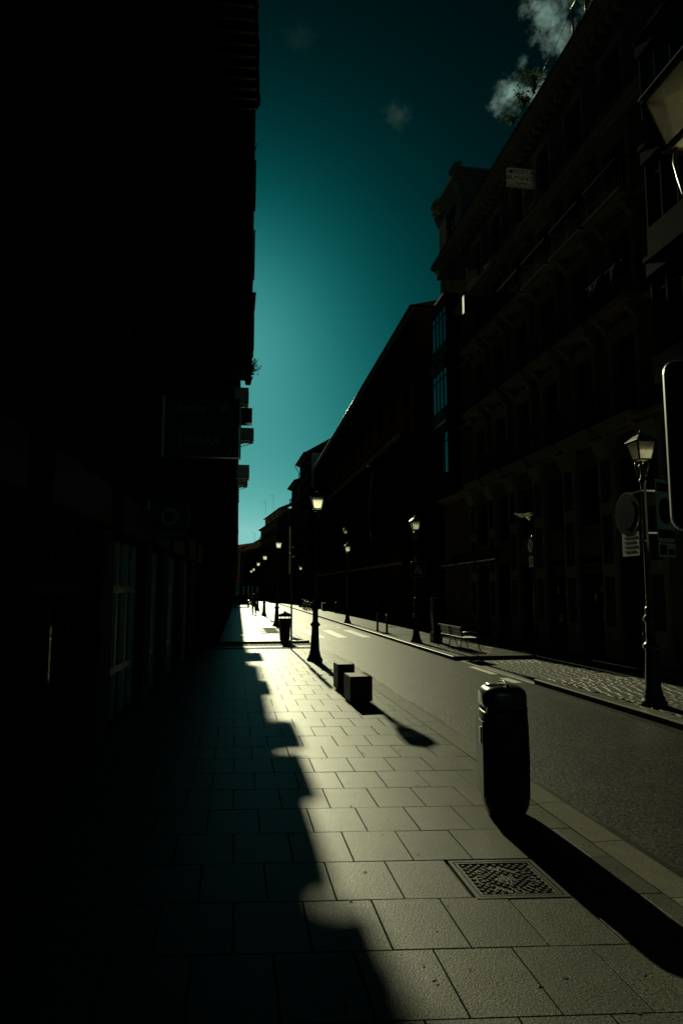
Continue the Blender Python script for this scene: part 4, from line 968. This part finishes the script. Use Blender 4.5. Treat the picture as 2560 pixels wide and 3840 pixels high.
# signs on the right lamp
s1 = thing('traffic_signs', 'cluster of parking and round traffic plates on the nearest right lamp', 'sign', (7.62, 11.8, 0))
p1 = plate(rrect(0.62,1.16,0.06), 0.015, 'parking_plate', 'sign_white', s1, (0.36,-0.10,3.58), R(28))
plate(disc(0.25), 0.004, 'dark_disc', 'sign_red', p1, (0,-0.012,0.0)); plate(disc(0.19), 0.004, 'disc_centre', 'sign_blue', p1, (0,-0.018,0.0))
MB().box(-0.28,0.28,-0.013,-0.008,0.36,0.52).build('blue_band', 'sign_blue', p1); MB().box(-0.28,0.28,-0.013,-0.008,-0.52,-0.36).build('blue_band', 'sign_blue', p1)
p2 = plate(rrect(0.60,0.26,0.05), 0.015, 'lower_plate', 'sign_white', s1, (0.36,-0.10,2.84), R(28))
MB().box(-0.26,-0.02,-0.014,-0.008,-0.09,0.09).build('blue_band', 'sign_blue', p2); MB().box(0.04,0.26,-0.014,-0.008,-0.09,0.02).build('blue_band', 'sign_blue', p2)
d1 = plate(disc(0.42), 0.02, 'round_plate', 'steel', s1, (-0.06,0.48,3.58), R(-91)); plate(disc(0.405), 0.004, 'red_ring', 'sign_red', d1, (0,-0.013,0)); plate(disc(0.30), 0.004, 'blue_centre', 'sign_blue', d1, (0,-0.018,0))
p3 = plate(rrect(0.60,0.46,0.02), 0.015, 'text_plate', 'sign_white', s1, (-0.06,0.40,2.98), R(-92.5))
for k in range(4): MB().box(-0.22,0.22-0.06*(k%2),-0.013,-0.008,0.12-0.09*k,0.155-0.09*k).build('text_line', 'letter_dark', p3)
for z in (3.95, 3.15): MB().box(0.03,0.4,-0.05,-0.03,z,z+0.03).build('bracket', 'steel', s1)
for z in (3.95, 3.0): MB().box(-0.055,-0.03,-0.06,0.6,z,z+0.03).build('bracket', 'steel', s1)
# no-parking post by the right facade
s2 = thing('no_parking_sign', 'slim post with a round no-parking sign and white plate by the dark shopfront', 'sign', (10.69, 23.5, 0))
MB().tube([(0,0,0),(0,0,4.08)], 0.035, 10).build('post', 'steel', s2)
d2 = plate(disc(0.32), 0.02, 'round_plate', 'steel', s2, (-0.05,0.05,3.70), R(-94)); plate(disc(0.31), 0.004, 'red_ring', 'sign_red', d2, (0,-0.013,0)); plate(disc(0.245), 0.004, 'pale_centre', 'sign_white', d2, (0,-0.018,0))
m = MB(); m.bar((-0.17,-0.022,0.17),(0.17,-0.022,-0.17),0.004,0.05); m.build('slash', 'sign_red', d2)
p4 = plate(rrect(0.42,0.40,0.02), 0.012, 'text_plate', 'sign_white', s2, (-0.05,0.05,3.12), R(-94))
for k in range(3): MB().box(-0.15,0.15,-0.011,-0.007,0.08-0.09*k,0.11-0.09*k).build('text_line', 'letter_dark', p4)
# crossing sign on the bench lamp
s3 = thing('crossing_sign', 'square pedestrian crossing sign with a triangle on the lamp behind the bench', 'sign', (7.28, 27.2, 0))
p5 = plate(rrect(0.62,0.62,0.04), 0.015, 'plate', 'alu', s3, (0.06,-0.12,2.93), R(12)); plate(rrect(0.585,0.585,0.03), 0.004, 'blue_face', 'sign_blue', p5, (0,-0.010,0))
plate([(-0.24,-0.19),(0.24,-0.19),(0,0.23)], 0.004, 'triangle', 'sign_white', p5, (0,-0.015,0))
w_ = MB(); w_.lathe([(0.001,0),(0.03,0.02),(0.03,0.05),(0.001,0.065)], 8, (0.0,-0.02,0.05)); w_.bar((0,-0.02,0.05),(0.0,-0.02,-0.05),0.004,0.05); w_.bar((0,-0.02,-0.05),(-0.06,-0.02,-0.15),0.004,0.03); w_.bar((0,-0.02,-0.05),(0.05,-0.02,-0.15),0.004,0.03); w_.bar((-0.07,-0.02,-0.02),(0.07,-0.02,0.03),0.004,0.022); w_.build('walking_figure', 'letter_dark', p5)
MB().box(-0.06,0.06,-0.11,0.05,2.9,2.95).build('clamp', 'steel', s3)
# edge-on signpost at the side street corner
s4 = thing('signpost', 'slim signpost with edge-on plates at the side street corner', 'sign post', (2.02, 24.6, 0))
MB().tube([(0,0,0),(-0.02,0,4.35)], 0.035, 10).build('post', 'steel', s4)
plate(rrect(0.62,0.95,0.05), 0.022, 'plate', 'alu', s4, (-0.07,0.12,3.88), R(87)); plate(rrect(0.5,0.62,0.04), 0.02, 'plate', 'alu', s4, (-0.07,0.12,3.0), R(88))
MB().box(-0.08,0.06,-0.06,0.03,3.62,3.67).build('clamp', 'steel', s4); MB().box(-0.06,0.09,-0.06,0.03,3.28,3.33).build('clamp', 'steel', s4)

# ------------------------------------------------------------------ foreground litter bin
def sring(a, b, z, n=40, e=3.6, cx=0, cy=0):
    pts = []
    for k in range(n):
        t = 2*math.pi*k/n; c_, s_ = math.cos(t), math.sin(t)
        pts.append((cx + a*math.copysign(abs(c_)**(2/e), c_), cy + b*math.copysign(abs(s_)**(2/e), s_), z))
    return pts
bin1 = thing('litter_bin', 'tall black rounded litter bin standing on the near kerb', 'litter bin', (2.56, 6.42, 0), R(-8)); bin1.scale = (0.97, 0.97, 0.945)
MB().rings([sring(a,b,z) for a,b,z in ((0.165,0.17,0.0),(0.19,0.19,0.05),(0.19,0.19,0.06))], smooth=True).build('foot', 'black_plastic', bin1)
MB().rings([sring(a,b,z) for a,b,z in ((0.195,0.195,0.062),(0.215,0.215,0.12),(0.225,0.23,0.20),(0.232,0.235,0.55),(0.228,0.232,0.88),(0.22,0.225,1.0),(0.205,0.21,1.015),(0.19,0.2,1.01))], smooth=True).build('body', 'black_plastic', bin1)
MB().rings([sring(a,b,z) for a,b,z in ((0.17,0.17,1.005),(0.17,0.17,1.06))]).build('liner', 'rubber', bin1)
hood = MB(); hood.rings([sring(a,b,z,cy=cy) for a,b,z,cy in ((0.205,0.205,1.05,0),(0.218,0.222,1.06,0),(0.22,0.225,1.10,0),(0.218,0.222,1.17,0),(0.205,0.21,1.215,0),(0.17,0.18,1.245,0.0),(0.10,0.11,1.262,0),(0.02,0.02,1.266,0))], smooth=True); hood.build('hood', 'black_gloss', bin1)
for sx in (-1,1):
    for sy in (-1,1): MB().box(sx*0.165-0.03, sx*0.165+0.03, sy*0.165-0.03, sy*0.165+0.03, 0.99, 1.07).build('hood_post', 'black_plastic', bin1)
ash = MB(); ash.rings([sring(a,b,z,cx=-0.06,e=4) for a,b,z in ((0.10,0.08,1.24),(0.095,0.075,1.272),(0.075,0.06,1.278))], smooth=True); asho = ash.build('ashtray', 'steel', bin1)
MB().box(-0.11,-0.06,-0.025,0.015,1.279,1.283).build('slot', 'rubber', asho)
han = MB(); han.tube([(0.0,-0.2,1.20),(0.015,-0.16,1.27),(0.02,0,1.295),(0.015,0.16,1.27),(0.0,0.2,1.20)], 0.012, 8); han.build('rim_bow', 'black_plastic', bin1)
dp = MB(); dp.rings([[(-0.236-t,y,z) for y,z in ((-0.15,0.2),(0.15,0.2),(0.15,0.92),(-0.15,0.92))] for t in (-0.03,0.0)]); dp.build('door', 'black_plastic', bin1)
MB().box(-0.246,-0.235,-0.09,-0.05,0.70,0.86).build('lock_plate', 'steel', bin1)
# lidded litter bin past the side street
bin2 = thing('litter_bin', 'dark lidded litter bin on the corner of the side street', 'litter bin', (2.12, 29.25, 0))
MB().lathe([(0.20,0),(0.215,0.06),(0.25,0.86),(0.262,0.87),(0.262,0.90),(0.24,0.90)], 20).build('body', 'iron', bin2)
p_ = MB()
for k in range(3): a = R(30+120*k); p_.bar((0.2*math.cos(a),0.2*math.sin(a),0.86),(0.2*math.cos(a),0.2*math.sin(a),1.0),0.03)
p_.build('lid_post', 'iron', bin2)
MB().lathe([(0.32,0.98),(0.33,1.0),(0.28,1.06),(0.15,1.14),(0.04,1.17),(0.04,1.21),(0.005,1.22)], 20).build('lid', 'steel', bin2)

# ------------------------------------------------------------------ stone block seats
def block(loc, sx, sy, h, label):
    t = thing('stone_seat', label, 'stone seat', loc, R(2), 'granite block seats on the left kerb')
    m = MB(); c = 0.012; m.rings([[(x*(sx/2-i), y*(sy/2-i), z) for x,y in ((-1,-1),(1,-1),(1,1),(-1,1))] for i, z in ((0.0,0.05),(0,h-c),(c,h))]); m.build('block', 'seat_stone', t)
    MB().box(-sx/2+0.04, sx/2-0.04, -sy/2+0.04, sy/2-0.04, 0.0, 0.05).build('plinth', 'mortar', t)
block((2.34,13.05,0), 0.42, 0.62, 0.50, 'nearer of the two granite block seats on the left kerb')
block((2.31,14.55,0), 0.36, 0.50, 0.56, 'farther of the two granite block seats on the left kerb')

# ------------------------------------------------------------------ bench
be = thing('park_bench', 'slatted bench with a backrest facing away on the right pavement', 'bench', (8.05, 24.2, 0))
for sy in (-1.25, 0.0, 1.25):
    fm = MB()
    fm.tube([(-0.40,sy,0.0),(-0.28,sy,0.42),(-0.36,sy,0.80)], 0.018, 8); fm.tube([(0.36,sy,0.0),(0.24,sy,0.42)], 0.018, 8); fm.tube([(-0.28,sy,0.42),(0.26,sy,0.42)], 0.018, 8)
    fm.build('leg_frame', 'iron', be)
for sy in (-1.25, 1.25):
    MB().tube([(-0.30,sy,0.64),(0.10,sy,0.66),(0.24,sy,0.62),(0.26,sy,0.42)], 0.016, 8).build('armrest', 'steel', be)
sl_m = MB().cbox(-0.045,0.045,-1.33,1.33,0,0.03,0.006).mesh('seat_slat', 'wood'); bk_m = MB().cbox(-0.015,0.015,-1.33,1.33,0,0.10,0.006).mesh('back_slat', 'wood')
for k in range(5): put('seat_slat', sl_m, be, (-0.20+0.105*k, 0, 0.438))
for k in range(3): o = put('back_slat', bk_m, be, (-0.275-0.024*k, 0, 0.50+0.115*k)); o.rotation_euler = (0, R(-12), 0)

# ------------------------------------------------------------------ parking meter, bollards, planter
pm = thing('parking_meter', 'tall dark parking ticket machine standing behind the bench', 'parking meter', (8.02, 26.9, 0), R(6))
MB().box(-0.20,0.20,-0.17,0.17,0,0.42).build('base', 'black_paint', pm)
MB().rings([[(x*w,y*d,z) for x,y in ((-1,-1),(1,-1),(1,1),(-1,1))] for w,d,z in ((0.13,0.12,0.42),(0.15,0.13,0.7),(0.19,0.15,1.2),(0.19,0.15,1.72),(0.17,0.13,1.78))]).build('cabinet', 'black_paint', pm)
MB().box(-0.13,0.13,-0.158,-0.1505,1.3,1.52).build('screen', 'glass', pm); MB().box(-0.2,0.2,-0.03,0.03,1.782,1.95).build('top_sign', 'sign_blue', pm)
lettering('P', 0.17, 'letter', pm, (0.0,-0.036,1.865), FACE_CAM)
def bollard(loc, label, h=0.95, r=0.055):
    t = thing('bollard', label, 'bollard', loc, 0, 'slim iron bollards on the right kerb')
    MB().lathe([(r*1.5,0),(r*1.5,0.05),(r,0.08),(r,h-0.14),(r*1.2,h-0.13),(r*1.2,h-0.10),(r,h-0.09)], 12).build('shaft', 'iron', t)
    MB().lathe([(r*0.9,h-0.092),(r*1.05,h-0.05),(r*0.8,h-0.015),(0.01,h)], 12).build('cap', 'steel', t)
bollard((7.21,34.5,0), 'left one of the two bollards beside the zebra crossing'); bollard((7.25,32.5,0), 'right one of the two bollards beside the zebra crossing'); bollard((9.0,61.3,0), 'left bollard of the far pair near the planter', 1.0); bollard((9.25,60.2,0), 'right bollard of the far pair near the planter', 1.0)
pt = thing('planter', 'dark square planter tub on the far right pavement', 'planter', (9.0, 69.3, 0))
MB().rings([[(sx*h,sy*h,z) for sx,sy in ((-1,-1),(1,-1),(1,1),(-1,1))] for h,z in ((0.24,0),(0.28,0.74),(0.31,0.742),(0.31,0.80),(0.27,0.80))]).build('tub', 'iron', pt); MB().box(-0.26,0.26,-0.26,0.26,0.72,0.79).build('soil', 'bark', pt)

# ------------------------------------------------------------------ motorcycles
def motorbike(loc, rz, label):
    t = thing('motorcycle', label, 'motorcycle', loc, rz, 'motorcycles parked by the right kerb')
    for k, x in enumerate((-0.68, 0.68)):
        w = MB(); n1, n2 = 20, 8
        rs_ = [[(x+(0.27+0.06*math.cos(2*math.pi*j/n2))*math.cos(2*math.pi*i/n1), 0.06*math.sin(2*math.pi*j/n2), 0.33+(0.27+0.06*math.cos(2*math.pi*j/n2))*math.sin(2*math.pi*i/n1)) for j in range(n2)] for i in range(n1+1)]
        w.rings(rs_, cap=False, smooth=True); wo = w.build('wheel', 'rubber', t)
        r_ = MB(); r_.tube([(x,-0.05,0.33),(x,0.05,0.33)], 0.06, 10)
        for i in range(6): a = R(60*i); r_.bar((x,0,0.33),(x+0.25*math.cos(a),0,0.33+0.25*math.sin(a)),0.025)
        r_.build('rim', 'steel', wo)
    f = MB(); f.tube([(0.68,-0.08,0.33),(0.50,-0.09,0.95)], 0.025); f.tube([(0.68,0.08,0.33),(0.50,0.09,0.95)], 0.025); f.bar((-0.68,0,0.33),(0.0,0,0.42),0.12,0.10); f.bar((0.45,0,0.85),(0.05,0,0.35),0.09); f.build('frame', 'iron', t)
    MB().rings([sring(a,b,z,cx=cx,n=16,e=2.5) for a,b,z,cx in ((0.20,0.14,0.28,0.05),(0.25,0.17,0.42,0.05),(0.2,0.14,0.58,0.05))], smooth=True).build('engine', 'steel', t)
    MB().rings([sring(a,b,z,cx=cx,n=16,e=2.4) for a,b,z,cx in ((0.18,0.10,0.62,0.18),(0.25,0.15,0.72,0.2),(0.2,0.13,0.88,0.22),(0.05,0.04,0.92,0.24))], smooth=True).build('tank', 'car', t)
    MB().rings([sring(a,b,z,cx=-0.35,n=16,e=3) for a,b,z in ((0.33,0.10,0.66),(0.38,0.15,0.74),(0.36,0.14,0.80),(0.2,0.08,0.83))], smooth=True).build('seat', 'rubber', t)
    MB().tube([(0.42,-0.36,1.02),(0.5,-0.2,1.04),(0.5,0.2,1.04),(0.42,0.36,1.02)], 0.018).build('handlebar', 'steel', t)
    MB().lathe([(0.02,-0.06),(0.09,-0.02),(0.10,0.03),(0.09,0.05)], 12, (0.60,0,0.88)).build('headlight', 'lens', t)
    for sy in (-1,1): MB().lathe([(0.001,-0.01),(0.05,0),(0.05,0.015),(0.001,0.02)], 10, (0.45,sy*0.34,1.16)).build('mirror', 'steel', t)
    MB().bar((0.0,0.08,0.34),(-0.12,0.34,0.01),0.025).build('kickstand', 'iron', t)
motorbike((7.55,70.0,0.0), R(115), 'nearer dark motorcycle parked on the far right pavement'); motorbike((7.6,73.2,0.0), R(110), 'farther dark motorcycle parked on the far right pavement')

# ------------------------------------------------------------------ car far up the left pavement
ca = thing('parked_car', 'dark car standing far up the left pavement behind the walker', 'car', (0.90, 85.0, 0.0), R(-90))
side_p = [(-2.0,0.30),(-2.05,0.62),(-1.95,0.90),(-1.45,0.98),(-0.95,1.42),(0.55,1.45),(1.15,0.98),(1.85,0.86),(2.05,0.62),(2.03,0.30)]
bd = MB(); rsx = []
for y, k in ((-0.86,0.94),(-0.80,1.0),(0.80,1.0),(0.86,0.94)): rsx.append([(x*(0.985 if k < 1 else 1), y*(1.0 if z < 1.0 else 0.84), 0.30+(z-0.30)*(0.985 if k < 1 else 1)) for x, z in side_p])
bd.rings(rsx); bd.build('body', 'car', ca)
MB().add([(0.62,-0.62,1.42),(0.62,0.62,1.42),(1.16,0.74,1.0),(1.16,-0.74,1.0)], [(0,1,2,3)]).build('windscreen', 'glass', ca)
for sy in (-1,1):
    MB().add([(-0.9,sy*0.735,1.36),(0.5,sy*0.735,1.38),(1.0,sy*0.83,1.0),(-1.3,sy*0.83,1.0)], [(0,1,2,3)]).build('side_window', 'glass', ca)
    MB().rings([[(2.03,sy*0.62+y,0.68+z) for y,z in disc(0.11,12)],[(2.08,sy*0.62+y,0.68+z) for y,z in disc(0.09,12)]]).build('headlight', 'lens', ca)
    for x in (-1.3,1.3):
        wo = MB(); wo.rings([[(x+0.31*math.cos(2*math.pi*i/18), y, 0.31+0.31*math.sin(2*math.pi*i/18)) for i in range(18)] for y in (sy*0.68, sy*0.88)], smooth=True); w = wo.build('wheel', 'rubber', ca)
        MB().rings([[(x+0.19*math.cos(2*math.pi*i/14), y, 0.31+0.19*math.sin(2*math.pi*i/14)) for i in range(14)] for y in (sy*0.86, sy*0.89)]).build('rim', 'steel', w)

# ------------------------------------------------------------------ people and bird (skinned continuous figures)
def skinned(name, verts, edges, radii, mat, parent, sub=2, root=0):
    me = bpy.data.meshes.new(name); me.from_pydata(verts, edges, []); me.materials.append(M[mat])
    o = put(name, me, parent)
    o.modifiers.new('skin', 'SKIN'); sk = me.skin_vertices[0].data
    for i, r_ in enumerate(radii): sk[i].radius = (r_, r_) if not isinstance(r_, tuple) else r_
    sk[root].use_root = True
    s_ = o.modifiers.new('smooth', 'SUBSURF'); s_.levels = sub; s_.render_levels = sub
    for m_ in o.modifiers:
        if m_.type == 'SKIN': m_.use_smooth_shade = True
    return o
def person(loc, rz, label, scale=1.0, stoop=0.0):
    t = thing('person', label, 'person', loc, rz); t.scale = (scale,)*3
    J = [(0,0,0.92),(0,0.0,1.15),(0,0.02+stoop,1.36),(0,0.02+stoop,1.46),(0,0.03+stoop,1.60),       # pelvis chest shoulders neck head
         (-0.19,0.01+stoop,1.36),(-0.24,0.03,1.10),(-0.23,0.12,0.86),(0.19,0.01+stoop,1.36),(0.24,-0.02,1.10),(0.24,-0.08,0.86),
         (-0.10,0,0.88),(-0.11,0.14,0.50),(-0.11,0.06,0.07),(-0.11,0.22,0.03),(0.10,0,0.88),(0.11,-0.04,0.50),(0.11,-0.24,0.10),(0.11,-0.14,0.03)]
    E_ = [(0,1),(1,2),(2,3),(3,4),(2,5),(5,6),(6,7),(2,8),(8,9),(9,10),(0,11),(11,12),(12,13),(13,14),(0,15),(15,16),(16,17),(17,18)]
    rad = [0.15,0.14,0.12,0.055,0.10,0.07,0.05,0.038,0.07,0.05,0.038,0.115,0.095,0.075,0.05,0.115,0.095,0.075,0.05]
    skinned('body', J, E_, rad, 'cloth_dark', t)
    MB().rings([sring(a,b,z,cx=0,cy=cy+stoop,n=18,e=2.2) for a,b,z,cy in ((0.09,0.05,1.34,-0.05),(0.105,0.08,1.45,-0.03),(0.115,0.115,1.58,0.0),(0.10,0.11,1.68,0.01),(0.05,0.05,1.735,0.01),(0.01,0.01,1.74,0.01))], smooth=True).build('hair', 'hair', t)
    MB().rings([sring(a,b,z,n=20,e=2.4) for a,b,z in ((0.205,0.15,0.62),(0.20,0.155,0.90),(0.19,0.14,1.1),(0.215,0.145,1.33),(0.12,0.09,1.42))], smooth=True).build('coat', 'cloth_dark', t)
    for s in (-1,1):
        hand = [(s*0.235, 0.12 if s < 0 else -0.08, 0.85), (s*0.235, 0.13 if s < 0 else -0.075, 0.78)]
        hv = list(hand); he = [(0,1)]; hr = [0.028,0.03]
        for k in range(5):
            b0 = Vector(hand[1] if k else hand[0]); dx = (-0.03+0.02*(k-1)) if k else 0.0
            a_ = b0 + Vector((0, dx if k else 0.045, -0.035)); b_ = a_ + Vector((-s*0.012, 0.004, -0.04 if k else -0.025)); i = len(hv)
            hv += [tuple(a_), tuple(b_)]; he += [(1 if k else 0, i),(i,i+1)]; hr += [0.009,0.008]
        skinned('hand', hv, he, hr, 'skin', t, sub=1)
    return t
person((1.69, 60.4, 0), R(8), 'long-haired person in dark clothes walking along the left pavement')
bd_ = thing('bird', 'pale bird gliding with spread wings in front of the right facade', 'bird', (6.39, 14.57, 3.78), R(-10))
bv = MB()
bv.rings([[(x, r_*math.cos(2*math.pi*k/12), z+r_*0.9*math.sin(2*math.pi*k/12)) for k in range(12)] for x, r_, z in ((-0.17,0.004,0.035),(-0.155,0.020,0.032),(-0.13,0.026,0.03),(-0.10,0.024,0.015),(-0.06,0.042,0.0),(0.0,0.05,-0.01),(0.07,0.035,-0.008),(0.12,0.018,-0.002),(0.20,0.022,0.0),(0.24,0.006,0.0))], smooth=True)
bo = bv.build('body', 'feather', bd_)
for s in (-1, 1):
    ws = MB(); prof = [(0.0,0.16,0.0),(0.12,0.15,0.045),(0.24,0.12,0.05),(0.36,0.07,0.02),(0.42,0.015,0.0)]
    pts_t, rows_ = [], []
    for d, c_, z in prof:
        y = s*(0.03+d*0.9); x0 = -0.06 + d*0.12
        rows_.append([(x0,y,z),(x0+c_*0.4,y,z+0.010),(x0+c_,y,z-0.004),(x0+c_*0.4,y,z-0.004)])
    ws.rings(rows_, smooth=True); w = ws.build('wing', 'feather', bd_); w.rotation_euler = (R(-12*s if s > 0 else 4), 0, R(-38 if s > 0 else 30))
